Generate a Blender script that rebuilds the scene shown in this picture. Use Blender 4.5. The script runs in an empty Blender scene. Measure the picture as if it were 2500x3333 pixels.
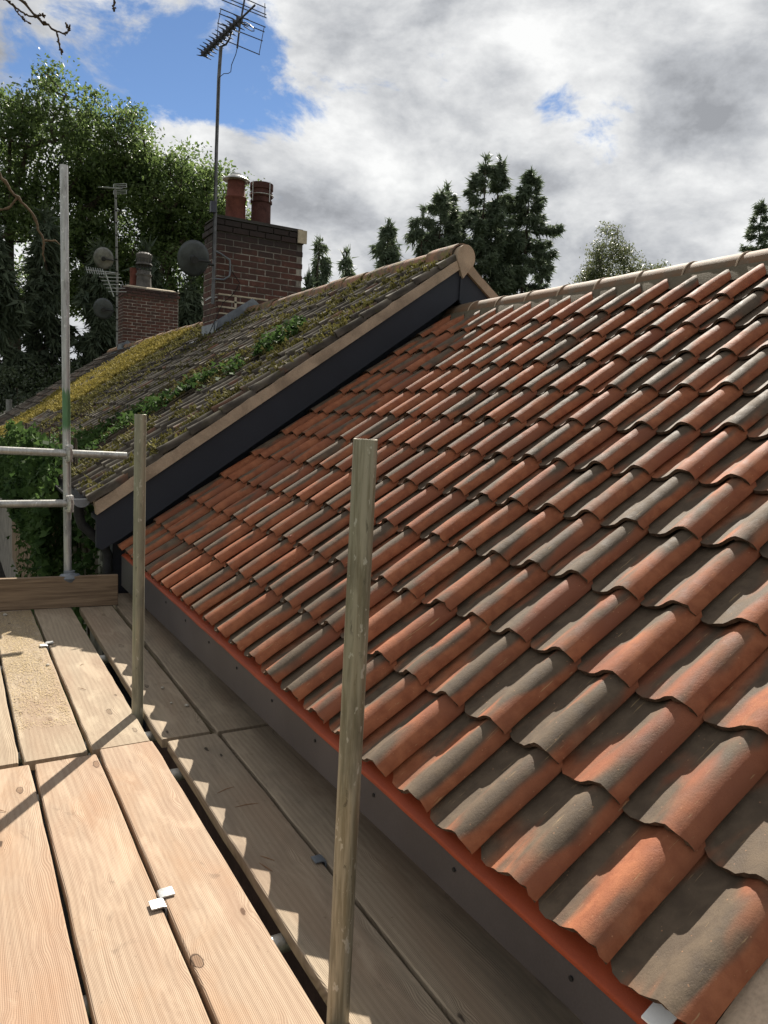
import bpy, bmesh, math, random
import numpy as np
from mathutils import Vector, Matrix, noise as mnoise
random.seed(7); RNG = np.random.default_rng(7)
SC = bpy.context.scene; COL = SC.collection
R = math.radians

# ------------------------------------------------------------------ camera
cam_d = bpy.data.cameras.new('camera'); cam = bpy.data.objects.new('camera', cam_d); COL.objects.link(cam)
yaw, pit, rol = R(30.273), R(6.949), R(2.864)
fw = Vector((math.sin(yaw)*math.cos(pit), math.cos(yaw)*math.cos(pit), -math.sin(pit)))
rt = Vector((math.cos(yaw), -math.sin(yaw), 0)); up = rt.cross(fw)
r2 = rt*math.cos(rol) + up*math.sin(rol); u2 = r2.cross(fw)
M = Matrix((r2, u2, -fw)).transposed().to_4x4(); M.translation = Vector((-1.0286, -.8745, .9717))
cam.matrix_world = M
cam_d.sensor_fit = 'HORIZONTAL'; cam_d.sensor_width = 36; cam_d.lens = 35.34
cam_d.clip_start = .02; cam_d.clip_end = 2000
SC.camera = cam

# ------------------------------------------------------------------ exposure, sun, sky
SC.view_settings.view_transform = 'Standard'; SC.view_settings.look = 'None'
SC.view_settings.exposure = 1.25; SC.view_settings.gamma = 1; SC.view_settings.use_curve_mapping = False
SUN_EL, SUN_AZ = R(40.3), math.atan2(.61, .79)
sdir = Vector((math.cos(SUN_EL)*math.sin(SUN_AZ), math.cos(SUN_EL)*math.cos(SUN_AZ), math.sin(SUN_EL)))
sl = bpy.data.lights.new('sun', 'SUN'); sl.energy = 5.0; sl.angle = R(.5); sl.color = (1, .93, .82)
so = bpy.data.objects.new('sun', sl); COL.objects.link(so); so.rotation_euler = sdir.to_track_quat('Z', 'Y').to_euler()
so.location = sdir*40

def nd(nt, typ, ins=None, **props):
    n = nt.nodes.new(typ)
    for k, v in props.items(): setattr(n, k, v)
    for k, v in (ins or {}).items():
        if isinstance(v, bpy.types.NodeSocket): nt.links.new(v, n.inputs[k])
        else: n.inputs[k].default_value = v
    return n
def mth(nt, op, a, b=0., c=0., clamp=False):
    n = nd(nt, 'ShaderNodeMath', operation=op, use_clamp=clamp)
    for i, v in enumerate((a, b, c)):
        if isinstance(v, bpy.types.NodeSocket): nt.links.new(v, n.inputs[i])
        else: n.inputs[i].default_value = v
    return n.outputs[0]
def vmath(nt, op, a, b=(0, 0, 0)):
    n = nd(nt, 'ShaderNodeVectorMath', operation=op)
    for i, v in enumerate((a, b)):
        if isinstance(v, bpy.types.NodeSocket): nt.links.new(v, n.inputs[i])
        else: n.inputs[i].default_value = v
    return n
def mixc(nt, f, a, b, mode='MIX'):
    n = nd(nt, 'ShaderNodeMix', data_type='RGBA', blend_type=mode)
    for k, v in ((0, f), (6, a), (7, b)):
        if isinstance(v, bpy.types.NodeSocket): nt.links.new(v, n.inputs[k])
        else: n.inputs[k].default_value = v if k == 0 else (tuple(v)+(1,))[:4]
    return n.outputs[2]
def smooth(nt, x, a, b, lo=0., hi=1.):
    n = nd(nt, 'ShaderNodeMapRange', interpolation_type='SMOOTHSTEP')
    nt.links.new(x, n.inputs[0])
    for i, v in enumerate((a, b, lo, hi)): n.inputs[i+1].default_value = v
    return n.outputs[0]
def noi(nt, vec, scale, detail=4, rough=.55, dist=0., w=None):
    n = nd(nt, 'ShaderNodeTexNoise', {'Scale': scale, 'Detail': detail, 'Roughness': rough, 'Distortion': dist})
    if w is not None:
        n.noise_dimensions = '4D'; nt.links.new(w, n.inputs['W'])
    if vec is not None: nt.links.new(vec, n.inputs['Vector'])
    return n.outputs[0]

world = bpy.data.worlds.new('World'); SC.world = world; world.use_nodes = True
nt = world.node_tree; nt.nodes.clear()
sky = nd(nt, 'ShaderNodeTexSky', sky_type='NISHITA', sun_disc=False, sun_elevation=SUN_EL, sun_rotation=SUN_AZ,
         air_density=.75, dust_density=0.0, ozone_density=3.5)
tc = nd(nt, 'ShaderNodeTexCoord'); D0 = tc.outputs['Generated']
sx = nd(nt, 'ShaderNodeSeparateXYZ', {0: D0})
pv = vmath(nt, 'MULTIPLY', D0, (1., 1., 1.7)).outputs[0]
n1 = mth(nt, 'MULTIPLY_ADD', noi(nt, pv, 8.0, 12, .62, .3), 1.25, -.125)
n2 = noi(nt, vmath(nt, 'ADD', pv, (7.3, 2.1, .4)).outputs[0], 4.8, 12, .60, .15)
n3 = noi(nt, vmath(nt, 'ADD', pv, (1.3, 9.1, .4)).outputs[0], 15., 8, .58, .3)
def hole(d, rx, rz):
    v = vmath(nt, 'SUBTRACT', D0, d).outputs[0]
    v = vmath(nt, 'MULTIPLY', v, (1/rx, 1/rx, 1/rz)).outputs[0]
    return smooth(nt, vmath(nt, 'LENGTH', v).outputs['Value'], 1.55, .25)
h1 = hole((.235, .895, .375), .165, .075)
h2 = hole((.33, .86, .352), .10, .03)
h3 = hole((.509, .779, .366), .05, .022)
h4 = hole((.614, .699, .366), .05, .022)
hh = mth(nt, 'ADD', mth(nt, 'ADD', mth(nt, 'MULTIPLY', h1, .44), mth(nt, 'MULTIPLY', h2, .10)), mth(nt, 'MULTIPLY', mth(nt, 'ADD', h3, h4), .09))
cov = smooth(nt, mth(nt, 'SUBTRACT', mth(nt, 'ADD', n1, .19), hh), .34, .54)
br = mth(nt, 'ADD', mth(nt, 'MULTIPLY', n2, .80), mth(nt, 'MULTIPLY', n3, .20))
rampn = nd(nt, 'ShaderNodeValToRGB', {0: br}); cr = rampn.color_ramp
cr.elements[0].position = .37; cr.elements[0].color = (.31, .322, .345, 1)
cr.elements[1].position = .64; cr.elements[1].color = (.86, .865, .86, 1)
e = cr.elements.new(.45); e.color = (.455, .47, .495, 1)
e = cr.elements.new(.53); e.color = (.63, .64, .652, 1)
bgs = nd(nt, 'ShaderNodeBackground', {'Color': sky.outputs[0], 'Strength': .05})
bgc = nd(nt, 'ShaderNodeBackground', {'Color': rampn.outputs[0], 'Strength': .48})
mx = nd(nt, 'ShaderNodeMixShader', {0: cov}); nt.links.new(bgs.outputs[0], mx.inputs[1]); nt.links.new(bgc.outputs[0], mx.inputs[2])
nd(nt, 'ShaderNodeOutputWorld', {0: mx.outputs[0]})

# ------------------------------------------------------------------ object helpers
def link(o, parent=None):
    COL.objects.link(o)
    if parent is not None: o.parent = parent
    return o
def mesh_np(name, V, F, mat=None, smooth_ang=None):
    me = bpy.data.meshes.new(name); me.from_pydata([tuple(v) for v in V], [], [tuple(f) for f in F]); me.update()
    if mat: me.materials.append(mat)
    if smooth_ang is not None:
        me.polygons.foreach_set('use_smooth', [True]*len(me.polygons)); me.set_sharp_from_angle(angle=R(smooth_ang))
    return me
def fast_mesh(name, V, F, mat=None, k=3):
    """V (n,3), F (m,k) arrays"""
    me = bpy.data.meshes.new(name); V = np.asarray(V, np.float32); F = np.asarray(F, np.int32)
    me.vertices.add(len(V)); me.vertices.foreach_set('co', V.ravel())
    me.loops.add(F.size); me.loops.foreach_set('vertex_index', F.ravel())
    me.polygons.add(len(F)); me.polygons.foreach_set('loop_start', np.arange(len(F), dtype=np.int32)*k)
    me.polygons.foreach_set('loop_total', np.full(len(F), k, np.int32)); me.update(calc_edges=True)
    if mat: me.materials.append(mat)
    return me
def ob(name, me, parent=None, loc=None, rot=None, **props):
    o = bpy.data.objects.new(name, me); link(o, parent)
    if loc is not None: o.location = loc
    if rot is not None: o.rotation_euler = rot
    for k, v in props.items(): o[k] = v
    return o
def empty(name, loc, label, cat, group=None, kind=None):
    o = bpy.data.objects.new(name, None); COL.objects.link(o); o.location = loc; o.empty_display_size = .1
    if label: o['label'] = label
    if cat: o['category'] = cat
    if group: o['group'] = group
    if kind: o['kind'] = kind
    bpy.context.view_layer.update()
    return o
def tag(o, label, cat, group=None):
    o['label'] = label; o['category'] = cat
    if group: o['group'] = group
    return o
class MB:
    def __init__(s): s.V = []; s.F = []
    def add(s, V, F):
        b = len(s.V); s.V += [tuple(v) for v in V]; s.F += [tuple(i+b for i in f) for f in F]; return s
    def box(s, a, b):
        x0, y0, z0 = a; x1, y1, z1 = b
        return s.add([(x0,y0,z0),(x1,y0,z0),(x1,y1,z0),(x0,y1,z0),(x0,y0,z1),(x1,y0,z1),(x1,y1,z1),(x0,y1,z1)],
                     [(0,3,2,1),(4,5,6,7),(0,1,5,4),(1,2,6,5),(2,3,7,6),(3,0,4,7)])
    def tube(s, pts, r, n=12, caps=True, hollow=False):
        pts = [Vector(p) for p in pts]; rs = r if isinstance(r, (list, tuple)) else [r]*len(pts)
        rings = []; prev = None
        for i, p in enumerate(pts):
            t = (pts[min(i+1, len(pts)-1)] - pts[max(i-1, 0)]).normalized()
            if prev is None:
                a = Vector((0, 0, 1)) if abs(t.z) < .9 else Vector((1, 0, 0)); u = t.cross(a).normalized()
            else: u = (prev - t*prev.dot(t)).normalized()
            prev = u; w = t.cross(u)
            rings.append([p + (u*math.cos(2*math.pi*k/n) + w*math.sin(2*math.pi*k/n))*rs[i] for k in range(n)])
        b = len(s.V)
        for rg in rings: s.V += [tuple(v) for v in rg]
        for i in range(len(rings)-1):
            for k in range(n):
                s.F.append((b+i*n+k, b+i*n+(k+1) % n, b+(i+1)*n+(k+1) % n, b+(i+1)*n+k))
        if caps:
            s.F.append(tuple(b+k for k in reversed(range(n)))); s.F.append(tuple(b+(len(rings)-1)*n+k for k in range(n)))
        return s
    def lathe(s, prof, c=(0, 0, 0), n=20):
        b = len(s.V)
        for (r, z) in prof:
            for k in range(n):
                a = 2*math.pi*k/n; s.V.append((c[0]+r*math.cos(a), c[1]+r*math.sin(a), c[2]+z))
        for i in range(len(prof)-1):
            for k in range(n): s.F.append((b+i*n+k, b+i*n+(k+1) % n, b+(i+1)*n+(k+1) % n, b+(i+1)*n+k))
        return s
    def prism(s, poly, axis, a, b):
        """poly: list of 2d points in the two other axes (order x,y,z minus axis)"""
        def P(q, t):
            q = list(q); q.insert(axis, t); return tuple(q)
        n = len(poly); base = len(s.V)
        s.V += [P(q, a) for q in poly] + [P(q, b) for q in poly]
        s.F.append(tuple(base+k for k in range(n))); s.F.append(tuple(base+n+k for k in reversed(range(n))))
        for k in range(n): s.F.append((base+(k+1) % n, base+k, base+n+k, base+n+(k+1) % n))
        return s
    def build(s, name, mat, parent=None, sm=None, loc=None, rot=None, bevel=0, **props):
        me = mesh_np(name, s.V, s.F, mat)
        bm = bmesh.new(); bm.from_mesh(me); bmesh.ops.recalc_face_normals(bm, faces=bm.faces)
        if bevel: bmesh.ops.bevel(bm, geom=bm.edges[:], offset=bevel, segments=1, affect='EDGES')
        bm.to_mesh(me); bm.free()
        if sm is not None:
            me.polygons.foreach_set('use_smooth', [True]*len(me.polygons)); me.set_sharp_from_angle(angle=R(sm))
        return ob(name, me, parent, loc, rot, **props)

# ------------------------------------------------------------------ materials
def newmat(name):
    m = bpy.data.materials.new(name); m.use_nodes = True; nt = m.node_tree; nt.nodes.clear()
    out = nd(nt, 'ShaderNodeOutputMaterial'); bs = nd(nt, 'ShaderNodeBsdfPrincipled')
    nt.links.new(bs.outputs[0], out.inputs[0]); return m, nt, bs, out
def setc(nt, bs, col, rough=.8, bump=None, bs_strength=.3, dist=.01, metal=0., spec=.3):
    if isinstance(col, bpy.types.NodeSocket): nt.links.new(col, bs.inputs['Base Color'])
    else: bs.inputs['Base Color'].default_value = tuple(col)+(1,)
    if isinstance(rough, bpy.types.NodeSocket): nt.links.new(rough, bs.inputs['Roughness'])
    else: bs.inputs['Roughness'].default_value = rough
    bs.inputs['Metallic'].default_value = metal; bs.inputs['Specular IOR Level'].default_value = spec
    if bump is not None:
        b = nd(nt, 'ShaderNodeBump', {'Height': bump, 'Strength': bs_strength, 'Distance': dist})
        nt.links.new(b.outputs[0], bs.inputs['Normal'])
def objc(nt): return nd(nt, 'ShaderNodeTexCoord').outputs['Object']
def posn(nt): return nd(nt, 'ShaderNodeNewGeometry').outputs['Position']
def rnd(nt, k=1.): return mth(nt, 'MULTIPLY', nd(nt, 'ShaderNodeObjectInfo').outputs['Random'], k)
def mapv(nt, v, sc): return vmath(nt, 'MULTIPLY', v, sc).outputs[0]

def simple(name, col, rough=.8, var=.25, scale=6, bscale=60, bstr=.25, metal=0., spec=.10, world_c=False):
    m, nt, bs, _ = newmat(name); v = posn(nt) if world_c else objc(nt); w = rnd(nt, 40.)
    n = noi(nt, v, scale, 6, .6, .2, w=w); n2_ = noi(nt, v, bscale, 4, .6, 0, w=w)
    f = mth(nt, 'ADD', mth(nt, 'MULTIPLY', n, .7), mth(nt, 'MULTIPLY', n2_, .3))
    c = mixc(nt, smooth(nt, f, .35, .65), tuple(x*(1-var) for x in col), tuple(min(1, x*(1+var)) for x in col))
    setc(nt, bs, c, rough, n2_, bstr, .004, metal, spec); return m

# new clay pantiles: orange clay with grey-olive smoked patches
def mat_newtile():
    m, nt, bs, _ = newmat('clay_pantile'); v = objc(nt); w = rnd(nt, 97.)
    big = noi(nt, mapv(nt, v, (3.0, 8.5, 6.)), 1., 2.5, .5, .35, w=w)
    sxz = nd(nt, 'ShaderNodeSeparateXYZ', {0: v})
    # kiln smoke settles on the crest and pan, the near flank stays orange (a firing colour of the tile itself)
    flank = mth(nt, 'MULTIPLY', smooth(nt, sxz.outputs[1], .004, .036, 0., 1.), smooth(nt, sxz.outputs[1], .19, .05, .95, 1.))
    pan = smooth(nt, sxz.outputs[1], .08, .14, 0., .05)
    bias = mth(nt, 'MULTIPLY', mth(nt, 'SUBTRACT', rnd(nt, 1.), .5), .12)
    g = mth(nt, 'ADD', mth(nt, 'ADD', mth(nt, 'ADD', big, mth(nt, 'MULTIPLY', flank, .19)), pan), bias)
    gm = smooth(nt, g, .575, .74)
    fine = noi(nt, v, 210., 5, .75, 0, w=w); mid = noi(nt, v, 22., 5, .6, .3, w=w)
    org = mixc(nt, smooth(nt, mid, .3, .7), (.200, .064, .029), (.295, .110, .053))
    org = mixc(nt, smooth(nt, noi(nt, v, 2.2, 2, .5, 0, w=mth(nt, 'ADD', w, 5.)), .45, .68), org, (.185, .068, .038))
    gry = mixc(nt, smooth(nt, mid, .3, .7), (.072, .052, .036), (.112, .083, .057))
    c = mixc(nt, gm, org, gry)
    # pale drag marks along the tile, specks, chips
    st = noi(nt, mapv(nt, v, (9., 150., 60.)), 1., 4, .62, .6, w=w)
    c = mixc(nt, mth(nt, 'MULTIPLY', smooth(nt, st, .645, .70), .6), c, (.36, .25, .13))
    vo = nd(nt, 'ShaderNodeTexVoronoi', {'Scale': 75., 'Randomness': 1.}, voronoi_dimensions='4D'); nt.links.new(v, vo.inputs['Vector']); nt.links.new(w, vo.inputs['W'])
    c = mixc(nt, smooth(nt, vo.outputs['Distance'], .16, .10, 0., .5), c, (.42, .22, .12))
    dk = noi(nt, mapv(nt, v, (40., 40., 40.)), 1., 5, .7, 0, w=mth(nt, 'ADD', w, 3.))
    c = mixc(nt, smooth(nt, dk, .68, .76, 0., .55), c, (.05, .035, .025))
    c = mixc(nt, smooth(nt, fine, .62, .8, 0., .25), c, (.10, .07, .05))
    h = mth(nt, 'ADD', fine, mth(nt, 'MULTIPLY', mid, 1.6))
    rough = smooth(nt, mid, .2, .8, .66, .88)
    setc(nt, bs, c, rough, h, .6, .0020, 0., .18); return m
M_TILE = mat_newtile()
M_TEDGE = simple('tile_nose_shade', (.085, .055, .038), .9, .45, 30, 150, .6)  # nose faces of the tiles coloured darker, shade put into the colour
def mat_oldtile():
    m, nt, bs, _ = newmat('weathered_pantile'); v = objc(nt); w = rnd(nt, 97.); ps = posn(nt)
    big = noi(nt, mapv(nt, v, (5, 9, 9)), 1., 4, .6, .4, w=w); fine = noi(nt, v, 90., 5, .7, 0, w=w)
    c = mixc(nt, smooth(nt, big, .38, .66), (.045, .038, .032), (.175, .148, .118))
    c = mixc(nt, smooth(nt, noi(nt, v, 3., 3, .5, .2, w=mth(nt, 'ADD', w, 9.)), .56, .66, 0., .7), c, (.20, .085, .05))
    c = mixc(nt, smooth(nt, noi(nt, ps, 9., 6, .7, .4), .55, .68, 0., .65), c, (.115, .105, .035))
    c = mixc(nt, smooth(nt, fine, .6, .75, 0., .3), c, (.22, .21, .17))
    yy_ = nd(nt, 'ShaderNodeSeparateXYZ', {0: v}).outputs[1]   # sunlit rolls painted pale, shaded flanks and pans painted dark
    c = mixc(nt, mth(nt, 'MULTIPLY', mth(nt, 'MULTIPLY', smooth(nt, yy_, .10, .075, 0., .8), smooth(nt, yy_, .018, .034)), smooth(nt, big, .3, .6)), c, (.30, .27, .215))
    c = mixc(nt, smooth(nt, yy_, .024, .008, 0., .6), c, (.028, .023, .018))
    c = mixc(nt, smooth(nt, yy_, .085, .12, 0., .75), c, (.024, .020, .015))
    setc(nt, bs, c, .85, mth(nt, 'ADD', fine, big), .35, .003, 0., .2); return m
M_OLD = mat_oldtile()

def mat_board(name, lo, hi, knotc, grey):
    m, nt, bs, _ = newmat(name); v = objc(nt); w = rnd(nt, 53.)
    off = nd(nt, 'ShaderNodeCombineXYZ', {0: rnd(nt, 3.1), 1: rnd(nt, 17.3), 2: rnd(nt, 5.)}).outputs[0]
    vv = vmath(nt, 'ADD', v, off).outputs[0]
    # knots
    wv = nd(nt, 'ShaderNodeTexNoise', {'Vector': vv, 'Scale': 14., 'Detail': 3.}).outputs['Color']; vk = mapv(nt, vmath(nt, 'ADD', vv, vmath(nt, 'MULTIPLY', wv, (.03, .05, 0)).outputs[0]).outputs[0], (10.5, 3.9, .01)); vo = nd(nt, 'ShaderNodeTexVoronoi', {'Vector': vk, 'Scale': 1., 'Randomness': .95})
    kd = vo.outputs['Distance']; knot = mth(nt, 'ADD', smooth(nt, kd, .11, .075, 0., .55), smooth(nt, kd, .20, .05, 0., .40)); kz = smooth(nt, kd, .42, .05)
    warp = noi(nt, mapv(nt, vv, (4.5, .55, 4.)), 1., 2.5, .5, 0.)
    ring = mth(nt, 'ADD', mth(nt, 'MULTIPLY', nd(nt, 'ShaderNodeSeparateXYZ', {0: vv}).outputs[0], 1700.),
               mth(nt, 'ADD', mth(nt, 'MULTIPLY', warp, 230.), mth(nt, 'MULTIPLY', kz, 22.)))
    rg = mth(nt, 'MULTIPLY_ADD', mth(nt, 'SINE', ring), .5, .5)
    # the visible spacing drifts: wide on one side, tight on the other
    ring2 = mth(nt, 'MULTIPLY_ADD', mth(nt, 'SINE', mth(nt, 'MULTIPLY', ring, .17)), .5, .5)
    fib = noi(nt, mapv(nt, vv, (420., 9., 30.)), 1., 4, .6, 0.)
    blot = noi(nt, mapv(nt, vv, (6., 2.2, 2.)), 1., 5, .6, .5)
    t = mth(nt, 'ADD', mth(nt, 'MULTIPLY', rg, .30), mth(nt, 'ADD', mth(nt, 'MULTIPLY', ring2, .16), mth(nt, 'MULTIPLY', fib, .54)))
    c = mixc(nt, smooth(nt, t, .22, .80), hi, lo)
    c = mixc(nt, smooth(nt, blot, .42, .68, 0., .55), c, grey)
    c = mixc(nt, mth(nt, 'MULTIPLY', knot, .85), c, knotc)
    c = mixc(nt, mth(nt, 'MULTIPLY', smooth(nt, kd, .085, .10), smooth(nt, kd, .125, .108)), c, tuple(x*.45 for x in knotc))
    hue = noi(nt, mapv(nt, vv, (4., .9, 2.)), 1., 3, .5, .4, w=rnd(nt, 23.)); c = mixc(nt, smooth(nt, hue, .46, .66, 0., .32), c, (lo[0]*1.12, lo[1]*.88, lo[2]*.8))
    # fine cracks and marks
    ck = noi(nt, mapv(nt, vv, (70., 1.3, 10.)), 1., 5, .65, .8)
    c = mixc(nt, smooth(nt, ck, .70, .73, 0., .7), c, tuple(x*.3 for x in lo))
    saw = mth(nt, 'MULTIPLY_ADD', mth(nt, 'SINE', mth(nt, 'ADD', mth(nt, 'MULTIPLY', nd(nt, 'ShaderNodeSeparateXYZ', {0: vv}).outputs[1], 900.), mth(nt, 'MULTIPLY', nd(nt, 'ShaderNodeSeparateXYZ', {0: vv}).outputs[0], 700.))), .5, .5)
    dirt = noi(nt, vv, 60., 4, .7, 0.)
    c = mixc(nt, smooth(nt, dirt, .64, .74, 0., .5), c, (.11, .07, .045))
    stn = noi(nt, mapv(nt, vv, (16., 7., 5.)), 1., 6, .7, .8); c = mixc(nt, smooth(nt, stn, .60, .72, 0., .40), c, tuple(x*.42 for x in lo))
    pal = noi(nt, mapv(nt, vv, (11., 3., 5.)), 1., 5, .6, .6, w=rnd(nt, 9.)); c = mixc(nt, smooth(nt, pal, .50, .66, 0., .45), c, tuple(min(1, x*1.22) for x in hi))
    h = mth(nt, 'ADD', mth(nt, 'MULTIPLY', rg, .8), mth(nt, 'ADD', fib, mth(nt, 'MULTIPLY', saw, .08)))
    setc(nt, bs, c, .82, h, .55, .0014, 0., .22); return m
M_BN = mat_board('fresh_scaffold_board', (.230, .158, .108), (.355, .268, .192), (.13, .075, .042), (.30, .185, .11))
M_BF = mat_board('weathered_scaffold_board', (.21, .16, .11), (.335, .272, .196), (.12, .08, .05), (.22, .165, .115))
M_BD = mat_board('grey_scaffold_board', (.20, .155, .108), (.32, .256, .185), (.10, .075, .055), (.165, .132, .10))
def mat_toe():
    m, nt, bs, _ = newmat('toe_board_wood'); v = objc(nt)
    a = noi(nt, mapv(nt, v, (2.2, 1, 40.)), 1., 5, .6, .6); b = noi(nt, mapv(nt, v, (6, 6, 260.)), 1., 4, .6, .4)
    c = mixc(nt, smooth(nt, mth(nt, 'ADD', mth(nt, 'MULTIPLY', a, .6), mth(nt, 'MULTIPLY', b, .4)), .36, .64), (.12, .08, .05), (.25, .175, .11))
    ck = noi(nt, mapv(nt, v, (1.4, 1, 55.)), 1., 5, .6, .7); c = mixc(nt, smooth(nt, ck, .66, .70, 0., .75), c, (.05, .03, .02))
    setc(nt, bs, c, .85, mth(nt, 'ADD', a, b), .4, .003); return m
M_TOE = mat_toe()

def mat_tube(name, base, streak, pale, green=None, rough=.5, metal=.55):
    m, nt, bs, _ = newmat(name); v = objc(nt); w = rnd(nt, 31.)
    s1 = noi(nt, mapv(nt, v, (90, 90, 5.)), 1., 5, .65, .3, w=w); s2 = noi(nt, mapv(nt, v, (14, 14, 3.5)), 1., 5, .6, .3, w=w)
    sp = noi(nt, mapv(nt, v, (60, 60, 28)), 1., 3, .6, .2, w=w)
    c = mixc(nt, smooth(nt, s1, .38, .62), base, streak); c = mixc(nt, smooth(nt, s2, .5, .68, 0., .7), c, tuple(x*.55 for x in base))
    c = mixc(nt, smooth(nt, sp, .62, .66, 0., .7), c, pale)
    rs = noi(nt, mapv(nt, v, (45, 45, 12.)), 1., 6, .7, .5, w=w); c = mixc(nt, smooth(nt, rs, .60, .68, 0., .7), c, (.045, .035, .022))
    if green:
        z = nd(nt, 'ShaderNodeSeparateXYZ', {0: v}).outputs[2]
        zz = mth(nt, 'ADD', z, mth(nt, 'MULTIPLY', s1, .16))
        g = mth(nt, 'MULTIPLY', smooth(nt, zz, green[0], green[0]+.06), smooth(nt, zz, green[1]+.03, green[1]))
        g = mth(nt, 'MULTIPLY', g, smooth(nt, s1, .30, .42)); c = mixc(nt, mth(nt, 'MULTIPLY', g, .85), c, (.045, .16, .045))
    setc(nt, bs, c, smooth(nt, s2, .3, .7, rough-.1, rough+.2), mth(nt, 'ADD', s1, sp), .35, .0012, metal, .5); return m
M_TUBE_OLD = mat_tube('weathered_scaffold_tube', (.20, .175, .115), (.33, .30, .225), (.50, .47, .40), None, .48, .5)
M_TUBE_GRN = mat_tube('dull_scaffold_tube', (.22, .21, .155), (.30, .285, .21), (.42, .40, .34), None, .5, .45)
M_TUBE_NEW = mat_tube('galvanised_scaffold_tube', (.36, .36, .35), (.46, .46, .44), (.62, .62, .60), (1.76, 2.02), .42, .6)
M_LEDG = mat_tube('galvanised_ledger_tube', (.42, .42, .40), (.34, .33, .30), (.6, .6, .58), None, .4, .6)
M_GALV = simple('galvanised_steel', (.46, .46, .45), .42, .2, 20, 90, .3, .6, .5)
M_COUP = simple('coupler_steel', (.42, .41, .39), .42, .35, 30, 120, .5, .7, .5)
M_FASC = simple('charcoal_fascia', (.056, .050, .051), .55, .18, 3, 180, .08, 0, .35)
M_DARK = simple('charcoal_cladding', (.022, .025, .034), .6, .12, 2, 120, .1, 0, .3)
M_MEMB = simple('orange_membrane', (.30, .050, .014), .6, .12, 5, 300, .25, 0, .35)
M_MORT = simple('tan_mortar', (.36, .275, .20), .9, .28, 5, 130, .5)
M_RMORT = simple('ridge_mortar', (.12, .10, .07), .92, .16, 6, 140, .6)
def mat_ridge():
    m, nt, bs, _ = newmat('clay_ridge_tile'); v = objc(nt); w = rnd(nt, 77.)
    a = noi(nt, v, 6., 5, .6, .4, w=w); f = noi(nt, v, 120., 4, .7, 0, w=w)
    c = mixc(nt, smooth(nt, a, .40, .62), (.180, .105, .062), (.145, .108, .074))
    c = mixc(nt, smooth(nt, noi(nt, v, 14., 5, .65, .3, w=w), .55, .7, 0., .5), c, (.17, .15, .13))
    setc(nt, bs, c, .75, mth(nt, 'ADD', f, a), .5, .003, 0., .15); return m
M_RIDGE = mat_ridge()
def mat_oldridge():
    m, nt, bs, _ = newmat('weathered_ridge_tile'); v = objc(nt); w = rnd(nt, 77.); ps = posn(nt)
    a = noi(nt, v, 8., 6, .65, .4, w=w); f = noi(nt, v, 80., 4, .7, 0, w=w)
    c = mixc(nt, smooth(nt, a, .38, .62), (.12, .095, .07), (.30, .155, .10))
    c = mixc(nt, smooth(nt, noi(nt, ps, 12., 6, .7, .3), .5, .62, 0., .8), c, (.17, .15, .05))
    setc(nt, bs, c, .9, mth(nt, 'ADD', f, a), .7, .006); return m
M_ORIDGE = mat_oldridge()
def mat_brick(name, z0, z1):
    m, nt, bs, _ = newmat(name); v = objc(nt); w = rnd(nt, 61.); ps = posn(nt)
    a = noi(nt, v, 14., 5, .65, .2, w=w); f = noi(nt, v, 120., 4, .7, 0, w=w)
    c = mixc(nt, rnd(nt, 1.), (.088, .036, .027), (.052, .030, .026)); c = mixc(nt, smooth(nt, a, .5, .72, 0., .6), c, (.17, .08, .06))
    z = nd(nt, 'ShaderNodeSeparateXYZ', {0: ps}).outputs[2]
    soot = smooth(nt, mth(nt, 'ADD', z, mth(nt, 'MULTIPLY', noi(nt, ps, 5., 5, .6, .3), .5)), z0, z1, 0., .88)
    c = mixc(nt, soot, c, (.022, .018, .018)); c = mixc(nt, smooth(nt, f, .62, .75, 0., .35), c, (.34, .30, .27))
    setc(nt, bs, c, .88, mth(nt, 'ADD', f, a), .5, .004); return m
M_BRK1 = mat_brick('sooty_red_brick', 3.15, 3.72); M_BRK2 = mat_brick('red_brick', 3.72, 4.15)
def mat_bmort(name, z0, z1, pale=(.30, .27, .235)):
    m, nt, bs, _ = newmat(name); ps = posn(nt); a = noi(nt, ps, 9., 6, .65, .3)
    c = mixc(nt, smooth(nt, a, .4, .62), tuple(x*.45 for x in pale), pale); z = nd(nt, 'ShaderNodeSeparateXYZ', {0: ps}).outputs[2]
    c = mixc(nt, smooth(nt, mth(nt, 'ADD', z, mth(nt, 'MULTIPLY', a, .5)), z0, z1, 0., .9), c, (.03, .027, .025))
    setc(nt, bs, c, .95, a, .5, .006); return m
M_BM1 = mat_bmort('chimney_mortar', 3.3, 3.75); M_BM2 = mat_bmort('far_chimney_mortar', 3.7, 4.1, (.34, .30, .26))
M_CREAM = simple('cream_mortar', (.42, .36, .27), .9, .2, 12, 80, .5)
M_LEAD = simple('lead_flashing', (.15, .165, .185), .5, .25, 8, 40, .3, .3, .5)
M_POT = simple('terracotta_pot', (.115, .042, .032), .75, .3, 8, 60, .4)
M_POTD = simple('dark_terracotta_pot', (.065, .030, .026), .7, .35, 8, 60, .4)
M_POTG = simple('grey_clay_pot', (.085, .08, .075), .7, .35, 8, 60, .4)
M_COWL = simple('cowl_metal', (.42, .42, .40), .4, .25, 10, 60, .2, .6, .5)
M_MAST = simple('mast_steel', (.10, .10, .105), .5, .35, 12, 60, .3, .4, .5)
M_MASTL = simple('pale_mast_steel', (.16, .16, .15), .5, .3, 12, 60, .3, .4, .5)
M_AER = simple('aerial_dark_metal', (.04, .042, .055), .45, .2, 10, 60, .2, .4, .5)
M_AERL = simple('aerial_alloy', (.32, .33, .32), .4, .2, 10, 60, .2, .6, .5)
M_DISH = simple('dish_grey', (.055, .062, .066), .5, .3, 8, 40, .2, 0., .4)
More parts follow.
